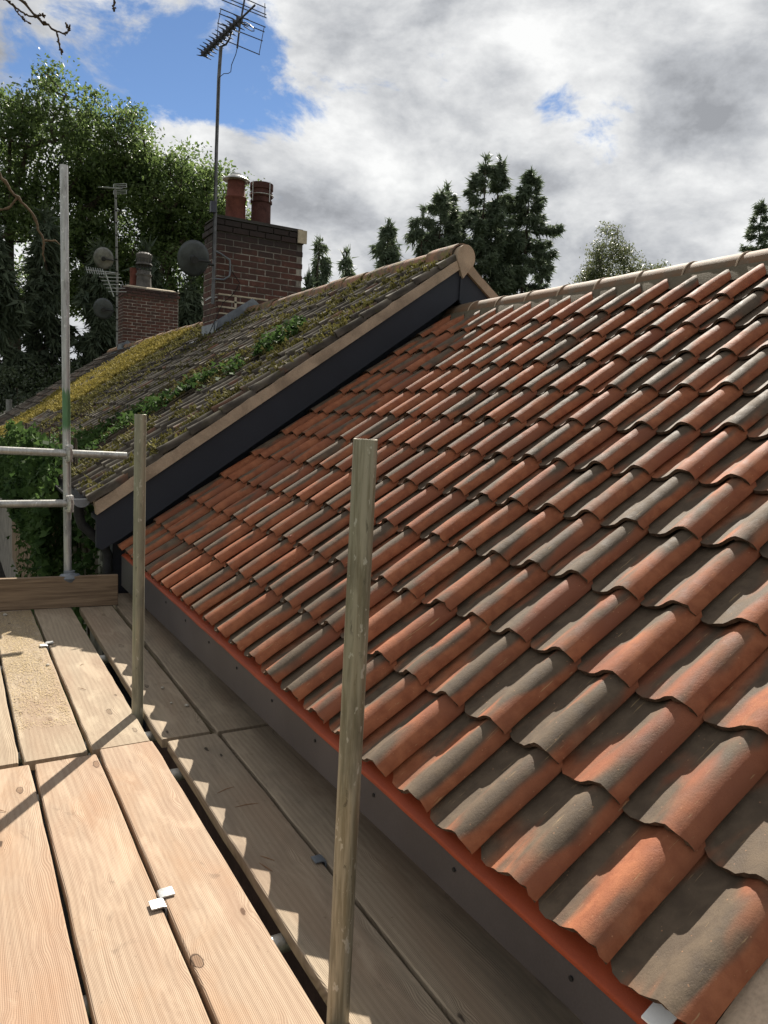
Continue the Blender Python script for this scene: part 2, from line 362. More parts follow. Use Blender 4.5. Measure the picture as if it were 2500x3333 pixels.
M_CABLE = simple('black_cable', (.02, .02, .02), .5, .1)
M_BLK = simple('black_plastic_gutter', (.035, .035, .036), .5, .3, 9, 50, .3)
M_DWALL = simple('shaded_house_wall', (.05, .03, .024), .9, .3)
M_SOFF = simple('dark_soffit', (.03, .022, .018), .8, .2)
M_SLAB = simple('roof_underlay', (.030, .026, .023), .9, .2)
M_WALL = simple('painted_render', (.23, .21, .175), .9, .3, 4, 40, .4)
M_NWALL = simple('house_brick_face', (.15, .07, .05), .9, .3, 6, 60, .4)
M_TIMB = simple('weathered_timber', (.20, .145, .095), .85, .3, 5, 60, .5)
M_WHITE = simple('peeling_white_paint', (.42, .42, .36), .7, .35, 14, 60, .5)
M_GLASS = simple('dark_window_glass', (.02, .022, .022), .08, .1, spec=.6)
M_BARK = simple('tree_bark', (.060, .048, .036), .9, .35, 8, 40, .6)
M_BARKP = simple('pale_bark', (.26, .24, .21), .85, .45, 6, 30, .5)
M_TWIG = simple('bare_twig_bark', (.075, .055, .040), .8, .35, 60, 200, .6)
M_DEAD = simple('brown_branch_bark', (.12, .082, .05), .8, .3, 20, 100, .6)
M_STONE = simple('pale_stone', (.40, .37, .31), .9, .3, 30, 100, .6)
M_WHT = simple('white_vent_plastic', (.75, .74, .72), .5, .05, 20, 200, .1)

def mat_leaf(name, c1, c2, trans=.45, gloss=.35, rough=.45, tcol=None):
    m = bpy.data.materials.new(name); m.use_nodes = True; nt = m.node_tree; nt.nodes.clear()
    out = nd(nt, 'ShaderNodeOutputMaterial'); g = nd(nt, 'ShaderNodeNewGeometry')
    cl = noi(nt, g.outputs['Position'], 1.1, 3, .5)
    f = mth(nt, 'ADD', mth(nt, 'MULTIPLY', g.outputs['Random Per Island'], .6), mth(nt, 'MULTIPLY', smooth(nt, cl, .3, .7), .4))
    c = mixc(nt, f, c1, c2)
    d = nd(nt, 'ShaderNodeBsdfPrincipled', {'Base Color': c, 'Roughness': rough, 'Specular IOR Level': gloss})
    tcn = mixc(nt, f, tuple(x*1.3 for x in (tcol or c1)), tuple(x*1.3 for x in (tcol or c2)))
    t = nd(nt, 'ShaderNodeBsdfTranslucent', {'Color': tcn})
    mx = nd(nt, 'ShaderNodeMixShader', {0: trans}); nt.links.new(d.outputs[0], mx.inputs[1]); nt.links.new(t.outputs[0], mx.inputs[2])
    nt.links.new(mx.outputs[0], out.inputs[0]); return m
M_LEAF = mat_leaf('broadleaf_leaves', (.045, .078, .026), (.130, .175, .055), .5, .3)
M_CON = mat_leaf('conifer_needles', (.056, .082, .052), (.130, .160, .095), .3, .25, .6)
M_WEEP = mat_leaf('cypress_foliage', (.034, .050, .032), (.080, .100, .058), .15, .2, .6)
M_BIR = mat_leaf('birch_leaves', (.06, .078, .035), (.12, .13, .055), .4, .35)
M_IVY = mat_leaf('ivy_leaves', (.020, .044, .014), (.066, .110, .030), .32, .07, .7)
M_MOSS = mat_leaf('moss', (.14, .115, .03), (.34, .28, .075), .15, .1, .9)
M_MOSSG = mat_leaf('green_moss', (.060, .056, .02), (.17, .155, .05), .15, .1, .9)
M_SAW = mat_leaf('sawdust', (.36, .27, .15), (.52, .42, .26), .1, .1, .9)
M_SHRUB = mat_leaf('shrub_leaves', (.02, .034, .015), (.06, .08, .035), .25, .5, .35)
def mat_grass():
    m, nt, bs, _ = newmat('rough_grass'); ps = posn(nt); a = noi(nt, ps, .8, 6, .65, .3); b = noi(nt, ps, 12., 5, .7)
    c = mixc(nt, smooth(nt, mth(nt, 'ADD', mth(nt, 'MULTIPLY', a, .6), mth(nt, 'MULTIPLY', b, .4)), .38, .62), (.03, .04, .015), (.07, .085, .03))
    setc(nt, bs, c, .95, b, .8, .05); return m
M_GRASS = mat_grass()

# ------------------------------------------------------------------ ground
GZ = -2.9
me = mesh_np('ground', [(-600, -600, GZ), (600, -600, GZ), (600, 600, GZ), (-600, 600, GZ)], [(0, 1, 2, 3)], M_GRASS)
ob('ground', me, kind='structure')

me = mesh_np('path', [(-3.2, -6, GZ+.01), (.2, -6, GZ+.01), (.2, 22, GZ+.01), (-3.2, 22, GZ+.01)], [(0, 1, 2, 3)], simple('gap_shade_dark', (.022, .019, .016), .9, .3))  # near-black ground strip added, standing in for shade seen through the board gaps
ob('path', me, kind='structure')

# ------------------------------------------------------------------ tiles
W, G, TH = .2, .2858, R(35.28)
es = Vector((math.cos(TH), 0, math.sin(TH))); en = Vector((-math.sin(TH), 0, math.cos(TH)))
PROF = [(0, .0), (.0025, .0085), (.009, .0185), (.019, .0278), (.031, .0343), (.045, .0378), (.060, .0377), (.074, .0335), (.089, .024), (.104, .0125), (.121, .001), (.141, -.0075), (.166, -.0135), (.190, -.0155), (.212, -.0135), (.236, -.006)]
def tile_mesh(name, mat, rng, wob=.0012, length=.36, prof=PROF, tk=.0140, nl=3, clipn=.038, chip=.0015, ang=38):
    n = len(prof); V = []; F = []
    for side in (0, 1):
        for a in range(nl+1):
            for k, (y, h) in enumerate(prof):
                v0 = clipn*max(0, (y-.186))/.05 + rng.normal(0, chip)*(a == 0)
                v1 = length - .055*max(0, 1-y/.045)
                v = v0 + (v1-v0)*(a/nl)
                hh = h + (wob*math.sin(7*v/length+k*.6+rng.uniform(0, .5)))
                if side == 1:
                    # inner surface, offset along the profile normal
                    y0, h0 = prof[max(0, k-1)]; y1, h1 = prof[min(n-1, k+1)]
                    L = math.hypot(y1-y0, h1-h0); ny, nh = (h1-h0)/L, -(y1-y0)/L
                    yy = y + ny*tk*(.55 if 0 < k < n-1 else .2); hh = hh + nh*tk; v = v + (.0015 if a == 0 else 0)
                else: yy = y; hh += (-.0015 if a == 0 else 0)
                V.append((v, yy + rng.normal(0, .0004), hh))
    S = (nl+1)*n
    for a in range(nl):
        for k in range(n-1):
            i = a*n+k
            F.append((i, i+n, i+n+1, i+1)); F.append((S+i, S+i+1, S+i+n+1, S+i+n))
    for k in range(n-1):
        F.append((k, k+1, S+k+1, S+k)); i = nl*n+k; F.append((i, S+i, S+i+1, i+1))
    for a in range(nl):
        i = a*n; F.append((i, S+i, S+i+n, i+n)); i = a*n+n-1; F.append((i, i+n, S+i+n, S+i))
    me = mesh_np(name, V, F, mat)
    bm = bmesh.new(); bm.from_mesh(me); bmesh.ops.recalc_face_normals(bm, faces=bm.faces); bm.to_mesh(me); bm.free()
    me.polygons.foreach_set('use_smooth', [True]*len(me.polygons)); me.set_sharp_from_angle(angle=R(ang))
    if mat == M_TILE:
        me.materials.append(M_TEDGE)
        for f in me.polygons:
            if f.normal.x < -.75 and f.center.x < .06: f.material_index = 1
    return me
rng = np.random.default_rng(3)
new_tiles = [tile_mesh('pantile', M_TILE, rng, nl=4) for _ in range(8)]

# ------------------------------------------------------------------ the house with the new roof
house = empty('house', (1.3, 2.0, GZ), 'foreground house with its newly laid orange and grey clay pantile roof', 'house')
hl = Vector(house.location)
def hb(mb, name, mat, sm=None, **k):
    mb.V = [tuple(Vector(v)-hl) for v in mb.V]; return mb.build(name, mat, house, sm, **k)
TILT = R(4.7)
for i in range(-1, 23):
    colj = random.gauss(0, .002)
    for j in range(11):
        o = bpy.data.objects.new('roof_tile', random.choice(new_tiles)); link(o, house)
        p = es*(j*G+random.gauss(0, .0035)) + Vector((0, i*W+colj+random.gauss(0, .0022), 0)) + en*random.gauss(0, .0012)
        o.location = p - hl
        o.rotation_euler = (random.gauss(0, .006), -(TH-TILT)+random.gauss(0, .004), random.gauss(0, .009))
# underlay deck and structure below the tiles
def roofpt(s, y, h): return es*s + Vector((0, y, 0)) + en*h
def slab(s0, s1, y0, y1, h0, h1):
    mb = MB(); v = [roofpt(s, y, h) for h in (h0, h1) for (s, y) in ((s0, y0), (s1, y0), (s1, y1), (s0, y1))]
    mb.add(v, [(0,3,2,1),(4,5,6,7),(0,1,5,4),(1,2,6,5),(2,3,7,6),(3,0,4,7)]); return mb
hb(slab(.06, 3.22, -.20, 4.66, -.075, -.045), 'roof_deck', M_SLAB)
# battens: one per course
for j in range(1, 12): hb(slab(j*G+.03, j*G+.055, -.2, 4.64, -.0445, -.036), 'tile_batten', M_TIMB)
# orange membrane draped over the fascia
mb = MB(); n = 60; ys = np.linspace(-.235, 4.5, n)
prof_m = [(.10, -.030), (.05, -.040), (.015, -.048), (-.006, -.052), (-.012, -.0605)]
for i_, y in enumerate(ys):
    wv = .0012*math.sin(y*9)+.0012*math.sin(y*23+1)+.001*random.random()
    zo = .008*max(0, y)/4.5
    for (s_, z_) in prof_m: mb.V.append((s_+.022+wv*.3, y, s_*.3+z_+wv*.4+zo))
for a in range(n-1):
    for k in range(4): q = a*5+k; mb.F.append((q, q+1, q+6, q+5))
mo = hb(mb, 'eaves_membrane', M_MEMB, 60); sm_ = mo.modifiers.new('thick', 'SOLIDIFY'); sm_.thickness = .0015
# fascia board, slightly deeper at the far end
mb = MB(); mb.prism([(-.225, -.061), (4.50, -.052), (4.50, -.268), (-.225, -.152)], 0, .012, .034)
fas = hb(mb, 'fascia_board', M_FASC)
for y in (.487, .885, 1.285, 1.67, 2.07, 2.46, 2.86, 3.26, .09):
    mb = MB(); mb.tube([(.0118, y, -.094), (.0085, y, -.094)], .0055, 10); hb(mb, 'screw', M_CABLE)
# soffit and house wall of bricks behind
mb = MB(); mb.box((.034, -.22, -.150), (.26, 4.62, -.140)); hb(mb, 'soffit', M_SOFF)
mb = MB(); mb.box((.215, -.15, GZ), (.40, 4.6, -.30)); hb(mb, 'wall', M_DWALL)
brick_me = {}
def brick_mesh(L, H, D, mat, key):
    if key not in brick_me:
        b = MB().box((0, 0, 0), (L, D, H)); me = mesh_np('brick', b.V, b.F, mat)
        bm = bmesh.new(); bm.from_mesh(me); bmesh.ops.recalc_face_normals(bm, faces=bm.faces)
        bmesh.ops.bevel(bm, geom=bm.edges[:], offset=.004, segments=1, affect='EDGES'); bm.to_mesh(me); bm.free(); brick_me[key] = me
    return brick_me[key]
M_BRK0 = mat_brick('garden_red_brick', 30, 31)
bmh = brick_mesh(.09, .066, .212, M_BRK0, 'wallb')
for k in range(13):
    for q in range(21):
        y = -.1+q*.224+(k % 2)*.112
        ob('brick', bmh, house, Vector((.208+random.gauss(0, .001), y, -.38-k*.076))-hl)
# verge at the near end: undercloak strip and dark bargeboard
hb(slab(-.005, 3.2, -.262, -.190, -.052, -.024), 'verge_undercloak', M_MORT)
hb(slab(.0, 3.2, -.245, -.222, -.26, -.053), 'bargeboard', M_DARK)
mb = MB(); mb.prism([(.05, GZ), (2.75, GZ), (2.75, 1.85), (.25, .08), (.05, -.1)], 1, -.215, -.15); hb(mb, 'gable_wall', M_NWALL)
# back slope of the roof
mb = MB(); mb.add([(2.80, -.25, 1.88), (5.4, -.25, .04), (5.4, 4.62, .04), (2.80, 4.62, 1.88), (2.80, -.25, 1.80), (5.4, -.25, -.04), (5.4, 4.62, -.04), (2.80, 4.62, 1.80)],
                  [(0,3,2,1),(4,5,6,7),(0,1,5,4),(1,2,6,5),(2,3,7,6),(3,0,4,7)]); hb(mb, 'back_slope', M_TILE)
# mortar bed and ridge tiles
RX, RZ = 2.775, 1.852
mb = MB(); n = 140; ys = np.linspace(-.26, 4.60, n)
for y in ys:
    a = .004*mnoise.noise(Vector((y*9, 0, 0))); b = .006*mnoise.noise(Vector((y*7, 5, 0)))
    for (x, z) in ((2.585+b, 1.800+b*.7), (2.640, 1.872+a), (2.683+a, 1.908), (2.76, 1.93)): mb.V.append((x, y, z))
for a in range(n-1):
    for k in range(3): q = a*4+k; mb.F.append((q, q+1, q+5, q+4))
hb(mb, 'ridge_bedding', M_RMORT, 60)
def ridge_mesh(name, mat, r, L, rng, n=14, ecc=1.0, tk=.014):
    mb = MB(); nl = 4; seg = []
    for a in range(nl+1):
        y = L*a/nl; rr = r*(1.0 + .035*(1 - a/nl))
        for s in (0, 1):
            for k in range(n+1):
                th = math.pi*(-.04+1.08*k/n); q = rr - s*tk
                mb.V.append((-math.cos(th)*q*ecc + rng.normal(0, .0006), y, math.sin(th)*q + rng.normal(0, .0007)))
    K = 2*(n+1)
    for a in range(nl):
        for k in range(n):
            i = a*K+k; mb.F.append((i, i+1, i+K+1, i+K)); i += n+1; mb.F.append((i, i+K, i+K+1, i+1))
        i = a*K; mb.F.append((i, i+K, i+K+n+1, i+n+1)); i = a*K+n; mb.F.append((i, i+n+1, i+K+n+1, i+K))
    for k in range(n):
        mb.F.append((k, k+n+1, k+n+2, k+1)); i = nl*K+k; mb.F.append((i, i+1, i+n+2, i+n+1))
    me = mesh_np(name, mb.V, mb.F, mat)
    bm = bmesh.new(); bm.from_mesh(me); bmesh.ops.recalc_face_normals(bm, faces=bm.faces); bm.to_mesh(me); bm.free()
    me.polygons.foreach_set('use_smooth', [True]*len(me.polygons)); me.set_sharp_from_angle(angle=R(45)); return me
rm = [ridge_mesh('ridge_tile', M_RIDGE, .121, .338, rng) for _ in range(4)]
y = -.245; k = 0
while y < 4.55:
    ob('ridge_tile', random.choice(rm), house, Vector((RX+random.gauss(0, .0015), y, RZ+random.gauss(0, .0015)))-hl, (random.gauss(0, .004), 0, random.gauss(0, .006)))
    mb = MB(); pts = []
    for q in range(13):
        th = math.pi*(.0+q/12); pts.append((RX-math.cos(th)*.1235, y-.004, RZ+math.sin(th)*.1235))
    mb.tube(pts, .0055, 6); hb(mb, 'mortar_joint', M_MORT, 60)
    y += .346; k += 1
# white over-fascia vent comb peeping out under the lowest tile
mb = MB(); mb.add([(.002,-.130,-.036),(.002,-.085,-.036),(.045,-.085,-.012),(.045,-.130,-.012),(.002,-.130,-.040),(.002,-.085,-.040),(.045,-.085,-.016),(.045,-.130,-.016)],
                  [(0,3,2,1),(4,5,6,7),(0,1,5,4),(1,2,6,5),(2,3,7,6),(3,0,4,7)]); hb(mb, 'eaves_vent', M_WHT)

# ------------------------------------------------------------------ neighbouring cottages
NS = .703; NTH = math.atan(NS); NX, NZ, RIDX = -.2, .33, 2.72
nes = Vector((math.cos(NTH), 0, math.sin(NTH))); nen = Vector((-math.sin(NTH), 0, math.cos(NTH)))
def npt(s, y, h): return Vector((NX, y, NZ)) + nes*s + nen*h
NL = (RIDX-NX)/math.cos(NTH); NG = .273; NROW = 13
oprof = [(0, .0), (.004, .024), (.018, .045), (.038, .053), (.057, .046), (.075, .023), (.092, .001), (.116, -.015), (.150, -.0215), (.190, -.0215), (.230, -.010)]
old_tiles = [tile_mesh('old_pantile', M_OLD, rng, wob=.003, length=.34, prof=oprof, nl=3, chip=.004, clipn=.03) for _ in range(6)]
def cottage(label, y0, y1, first):
    h = empty('cottage', (1.5, (y0+y1)/2, GZ), label, 'house', 'old cottages joined beyond the new roof'); hl2 = Vector(h.location)
    cols = list(np.arange(y0-(.055 if first else 0), y1-.1, .2)); cells = [(y, j) for y in cols for j in range(NROW)]
    cells.sort(key=lambda c: c[0]); SV = []; SF = []
    for q, (y, j) in enumerate(cells):
        sag = -.018*math.sin((y-4.5)*1.1)*math.sin(j/NROW*math.pi)
        p = npt(j*NG+random.gauss(0, .007), y+.006*math.sin(j*1.3)+random.gauss(0, .0035), random.gauss(0, .002)+sag)
        rot = (random.gauss(0, .012), -(NTH-R(4.4))+random.gauss(0, .007), random.gauss(0, .010)); me = random.choice(old_tiles)
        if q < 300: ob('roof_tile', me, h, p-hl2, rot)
        else:
            from mathutils import Euler
            T = np.array(Euler(rot).to_matrix()); co = np.empty(len(me.vertices)*3); me.vertices.foreach_get('co', co)
            b = len(SV)//1; co = co.reshape(-1, 3)@T.T + np.array(p-hl2); base = len(SV)
            SV.extend(co.tolist()); SF.extend([tuple(base+v for v in f.vertices) for f in me.polygons])
    if SV:
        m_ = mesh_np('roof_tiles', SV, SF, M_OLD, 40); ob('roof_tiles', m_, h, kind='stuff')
    def B(mb, name, mat, sm=None, **k): mb.V = [tuple(Vector(v)-hl2) for v in mb.V]; return mb.build(name, mat, h, sm, **k)
    mb = MB(); v = [npt(s, y, hh) for hh in (-.075, -.03) for (s, y) in ((.03, y0+.02), (NL, y0+.02), (NL, y1-.02), (.03, y1-.02))]
    mb.add(v, [(0,3,2,1),(4,5,6,7),(0,1,5,4),(1,2,6,5),(2,3,7,6),(3,0,4,7)]); B(mb, 'roof_deck', M_SLAB)
    # back slope
    mb = MB(); a = npt(NL, 0, 0).z
    mb.add([(RIDX, y0, a), (5.7, y0, a-NS*2.98), (5.7, y1-.02, a-NS*2.98), (RIDX, y1-.02, a), (RIDX, y0, a-.1), (5.7, y0, a-NS*2.98-.1), (5.7, y1-.02, a-NS*2.98-.1), (RIDX, y1-.02, a-.1)],
           [(0,3,2,1),(4,5,6,7),(0,1,5,4),(1,2,6,5),(2,3,7,6),(3,0,4,7)]); B(mb, 'back_slope', M_OLD)
    orm = [ridge_mesh('old_ridge_tile', M_ORIDGE, .115, .40, rng, n=10) for _ in range(3)]
    y = y0-.02 if first else y0
    zt = npt(NL, 0, 0).z-.045
    while y < y1-.3:
        ob('ridge_tile', random.choice(orm), h, Vector((RIDX+random.gauss(0, .006), y, zt+random.gauss(0, .006)))-hl2, (random.gauss(0, .012), 0, random.gauss(0, .015))); y += .405
    mb = MB(); mb.box((RIDX-.10, y0+.03, zt-.08), (RIDX+.10, y1-.03, zt+.02)); B(mb, 'ridge_bedding', M_MORT)
    return h, hl2, B
cot1, c1l, B1 = cottage('nearer old cottage with a mossy pantile roof, dark clad gable and tan mortar verge', 4.48, 11.88, True)
cot2, c2l, B2 = cottage('farther old cottage whose brown roof is half covered in yellow moss', 11.9, 20.0, False)
# verge mortar of the nearer gable, both slopes, with rounded bump at the ridge
def vline(x): return .216+NS*(x+.2) if x <= 2.70 else .216+NS*2.9-NS*1.0*(x-2.70)
mb = MB(); xs = np.linspace(-.165, 2.70, 50); n = len(xs)
for side, yy in ((0, 4.415), (1, 4.50)):
    for x in xs:
        top = .088*(1+.10*mnoise.noise(Vector((x*4, 0, 0)))) + .02*max(0, mnoise.noise(Vector((x*11, 3, 0))))
        mb.V.append((x, yy, vline(x)+.004)); mb.V.append((x-.012, yy, vline(x)+top))
for s in (0, 1):
    for a in range(n-1):
        q = s*2*n+a*2; mb.F.append((q, q+2, q+3, q+1))
for a in range(n-1):
    q = a*2; mb.F.append((q+1, q+3, q+3+2*n, q+1+2*n)); mb.F.append((q, q+2*n, q+2+2*n, q+2))
mb.F.append((0, 1, 1+2*n, 2*n)); mb.F.append((2*n-2, 4*n-2, 4*n-1, 2*n-1))
B1(mb, 'verge_mortar', M_MORT, 35)
mb = MB(); mb.prism([(2.70, vline(2.70)+.004), (3.75, vline(3.75)), (3.75, vline(3.75)+.08), (3.2, vline(3.2)+.09), (2.86, vline(2.86)+.085), (2.70, vline(2.70)+.12)], 1, 4.415, 4.50); B1(mb, 'verge_mortar', M_MORT)
zt = npt(NL, 0, 0).z-.045
poly = [(RIDX+.090*math.cos(t), zt+.104*math.sin(t)) for t in np.linspace(-.5, math.pi+.5, 20)]+[(RIDX-.02, zt-.17)]
mb = MB(); mb.prism(poly, 1, 4.405, 4.49); B1(mb, 'ridge_end_mortar', M_MORT, 40)
# dark bargeboards and gable cladding
mb = MB(); mb.prism([(-.165, vline(-.165)), (2.70, vline(2.70)), (2.70, 1.980+.03), (2.62, 1.915+.03), (-.0, .075), (-.13, .0), (-.165, .02)], 1, 4.44, 4.475); B1(mb, 'bargeboard', M_DARK)
mb = MB(); mb.prism([(2.702, vline(2.70)), (3.75, vline(3.75)), (3.75, vline(3.75)-.28), (2.702, 1.98)], 1, 4.44, 4.475); B1(mb, 'bargeboard', M_DARK)
mb = MB(); mb.prism([(-.02, GZ), (5.3, GZ), (5.3, .3), (2.70, 2.18), (-.02, .20)], 1, 4.66, 4.75); B1(mb, 'gable_wall', M_DARK)
mb = MB(); mb.prism([(-.165, vline(-.165)-.01), (2.70, vline(2.70)-.01), (2.70, vline(2.70)-.04), (-.165, vline(-.165)-.04)], 1, 4.476, 4.66); B1(mb, 'verge_soffit', M_DARK)
mb = MB(); mb.box((2.690, 4.425, 1.99), (2.715, 4.439, 2.22)); B1(mb, 'cover_strip', M_DARK)
# front walls, window, timber
mb = MB(); mb.box((.05, 4.76, GZ), (.20, 11.88, .42)); B1(mb, 'front_wall', M_WALL)
mb = MB(); mb.box((.05, 11.9, GZ), (.20, 20.0, .42)); B2(mb, 'front_wall', M_WALL)
wf = MB(); wf.box((.020, 4.80, -.95), (.050, 4.86, .22)); wf.box((.020, 5.42, -.95), (.050, 5.48, .22)); wf.box((.020, 4.86, .16), (.050, 5.42, .22)); wf.box((.020, 4.86, -.95), (.050, 5.42, -.89))
wf.box((.024, 4.86, -.30), (.049, 5.42, -.26)); wf.box((.024, 5.12, -.89), (.0485, 5.155, .16)); wo = B1(wf, 'window_frame', M_WHITE)
mb = MB(); mb.box((.036, 4.862, -.888), (.046, 5.418, .158)); B1(mb, 'window_pane', M_GLASS)
yy = 8.2; k = 0
while yy < 14.4:
    wd = random.uniform(.26, .42); mb = MB(); mb.box((-.02+random.gauss(0, .004), yy, -1.9), (.049, yy+wd-.012, .20+random.gauss(0, .02)))
    B1(mb, 'cladding_plank', M_TIMB) if yy < 11.6 else B2(mb, 'cladding_plank', M_TIMB); yy += wd
# gutter along the old eaves with its end and swan-neck downpipe
def gutter(B, y0, y1):
    mb = MB(); n = 10
    for yy in np.linspace(y0, y1, 14):
        dz = .006*mnoise.noise(Vector((yy*1.3, 0, 0)))
        for k in range(n+1):
            t = math.pi*k/n; mb.V.append((-.252-.056*math.cos(t), yy, .345-.056*math.sin(t)+dz))
    for a in range(13):
        for k in range(n): q = a*(n+1)+k; mb.F.append((q, q+1, q+n+2, q+n+1))
    g = B(mb, 'gutter', M_BLK, 60); s = g.modifiers.new('thick', 'SOLIDIFY'); s.thickness = .004; return g
gutter(B1, 4.50, 11.88); gutter(B2, 11.9, 20)
mb = MB(); mb.prism([(-.252-.058*math.cos(t), .345-.058*math.sin(t)) for t in np.linspace(0, math.pi, 12)], 1, 4.488, 4.497); B1(mb, 'gutter_end', M_LEAD)
mb = MB(); mb.tube([(-.25, 4.62, .30), (-.25, 4.62, .22), (-.23, 4.62, .15), (-.10, 4.62, .02), (-.06, 4.62, -.06), (-.06, 4.62, -2.8)], .034, 12); B1(mb, 'downpipe', M_BLK, 40)

# chimneys, brick by brick
def chimney(B, cot, hl2, x0, x1, y0, y1, z0, z1, bm_key, bmat, mmat, pitch, L, corbel):
    mb = MB(); mb.box((x0+.006, y0+.006, z0), (x1-.006, y1-.006, z1)); core = B(mb, 'chimney_core', mmat)
    Hh = L*.5-.009; bh = pitch-.014
    s1 = brick_mesh(L-.014, bh, Hh, bmat, bm_key+'s'); s2 = brick_mesh(Hh, bh, L-.014, bmat, bm_key+'t')
    h1 = brick_mesh(Hh, bh, Hh, bmat, bm_key+'h')
    k = 0; z = z0
    while z + pitch < z1+.001:
        ov = corbel if z > z1-3.2*pitch and z < z1-.9*pitch else (corbel*.5 if z >= z1-.9*pitch else 0)
        def put(me, x, y):
            ob('brick', me, core, Vector((x+random.gauss(0, .0012), y+random.gauss(0, .0012), z+random.gauss(0, .001)))-hl2, (0, 0, random.gauss(0, .004)))
        # near face
        x = x0-ov; first = True
        while x < x1+ov-.03:
            if first and k % 2: put(s2, x, y0-ov); x += Hh+.010
            elif x+L > x1+ov+.02: put(h1, min(x, x1+ov-Hh), y0-ov); x += L
            else: put(s1, x, y0-ov); x += L
            first = False
        for xf, sg in ((x0-ov, 0), (x1+ov-Hh, 1)):
            y = y0-ov + (L if (k % 2 and not sg) else Hh+.01)
            while y < y1+ov-.03:
                if y+L > y1+ov+.02: put(h1, xf, min(y, y1+ov-Hh))
                else: put(s2, xf, y)
                y += L
        z += pitch; k += 1
    return core
co1 = chimney(B1, cot1, c1l, 2.20, 3.46, 9.5, 10.12, 2.07, 3.62, 'c1', M_BRK1, M_BM1, .0835, .235, .022)
co2 = chimney(B2, cot2, c2l, 2.62, 3.92, 18.0, 18.75, 2.32, 3.80, 'c2', M_BRK2, M_BM2, .0735, .215, .022)
def slabcap(B, x0, x1, y0, y1, z, mat):
    mb = MB(); mb.add([(x0,y0,z),(x1,y0,z),(x1,y1,z),(x0,y1,z),(x0+.14,y0+.14,z+.07),(x1-.14,y0+.14,z+.06),(x1-.14,y1-.14,z+.06),(x0+.14,y1-.14,z+.07)],
        [(0,3,2,1),(4,5,6,7),(0,1,5,4),(1,2,6,5),(2,3,7,6),(3,0,4,7)]); B(mb, 'flaunching', mat)
slabcap(B1, 2.17, 3.49, 9.47, 10.15, 3.575, M_BM1); slabcap(B2, 2.60, 3.94, 17.98, 18.77, 3.775, M_CREAM)
mb = MB(); mb.box((3.36, 9.452, 3.42), (3.495, 9.476, 3.60)); B1(mb, 'mortar_patch', M_CREAM)
# cream repointing near the base of the nearer chimney
for (xa, xb, za, zb_) in ((2.23, 2.95, 2.565, 2.585), (2.23, 2.72, 2.478, 2.500), (2.23, 2.62, 2.395, 2.417), (2.23, 2.50, 2.31, 2.33), (2.46, 2.49, 2.42, 2.56), (2.70, 2.74, 2.50, 2.565), (2.60, 2.63, 2.33, 2.40)):
    mb = MB(); mb.box((xa, 9.4935, za), (xb, 9.5065, zb_)); B1(mb, 'repointing', M_CREAM)
def flash(B, x0, x1, y0, hgt):
    pts = [(x0-.03, NZ+NS*(x0-.03-NX)), (RIDX, NZ+NS*(RIDX-NX)), (x1, NZ+NS*(RIDX-NX)-NS*(x1-RIDX))]
    poly = [(x, z-.02) for x, z in pts]+[(x, z+hgt) for x, z in reversed(pts)]
    mb = MB(); mb.prism(poly, 1, y0-.012, y0-.004); B(mb, 'lead_flashing', M_LEAD)
    poly = [(x, z+.035) for x, z in pts]+[(x, z+.052) for x, z in reversed(pts)]
    mb = MB(); mb.prism(poly, 1, y0-.15, y0-.012); B(mb, 'lead_apron', M_LEAD)
    mb = MB(); z = NZ+NS*(x0-NX); mb.add([(x0-.012,y0-.15,z+.16),(x0-.012,y0+.6,z+.16),(x0-.012,y0+.6,z+.02),(x0-.012,y0-.02,z+.02),(x0-.20,y0+.6,z-.10),(x0-.20,y0-.15,z-.10)],
        [(0,1,2,3),(3,2,4,5)]); s = B(mb, 'lead_apron', M_LEAD); mo = s.modifiers.new('t', 'SOLIDIFY'); mo.thickness = .004
flash(B1, 2.20, 3.46, 9.5, .19); flash(B2, 2.62, 3.92, 18.0, .16)
# pots
def pot(B, name, c, prof, mat): mb = MB(); mb.lathe(prof, c, 24); return B(mb, name, mat, 50)
p1 = (2.545, 9.8, 3.62)
pot(B1, 'chimney_pot', p1, [(.148, 0), (.142, .05), (.135, .30), (.150, .315), (.152, .335), (.132, .35), (.124, .46), (.120, .56), (.10, .56), (.10, .3)], M_POT)
pot(B1, 'chimney_cowl', (2.545, 9.8, 3.62), [(.122, .555), (.19, .565), (.188, .575), (.13, .61), (.07, .635), (.066, .66), (.03, .672), (.0, .673)], M_COWL)
p2 = (2.92, 9.8, 3.61)
pot(B1, 'chimney_pot', p2, [(.145, 0), (.140, .06), (.138, .33), (.155, .34), (.155, .37), (.140, .375), (.140, .41), (.158, .42), (.160, .47), (.148, .48), (.148, .51), (.165, .52), (.165, .60), (.13, .60), (.12, .3)], M_POTD)
mb = MB()
for a in (0, 1.57, 3.14, 4.71): mb.tube([(2.92+.166*math.cos(a+.4), 9.8+.166*math.sin(a+.4), 3.95), (2.92+.166*math.cos(a+.4), 9.8+.166*math.sin(a+.4), 4.22)], .006, 6)
mb.tube([(2.92+.168*math.cos(t), 9.8+.168*math.sin(t), 4.05) for t in np.linspace(0, 2*math.pi, 25)], .006, 6); B1(mb, 'pot_guard', M_COWL, 50)
pot(B2, 'chimney_pot', (3.16, 18.35, 3.82), [(.19, 0), (.175, .08), (.165, .30), (.185, .31), (.185, .35), (.165, .36), (.155, .42), (.12, .42)], M_POTG)
pot(B2, 'chimney_cowl', (3.16, 18.35, 3.82), [(.20, .56), (.20, .57), (.16, .62), (.165, .63), (.19, .80), (.12, .85), (.0, .86)], M_POTG)
mb = MB()
for q in range(14):
    a = q*math.pi/7; mb.tube([(3.16+.17*math.cos(a), 18.35+.17*math.sin(a), 4.24), (3.16+.17*math.cos(a), 18.35+.17*math.sin(a), 4.66)], .008, 5)
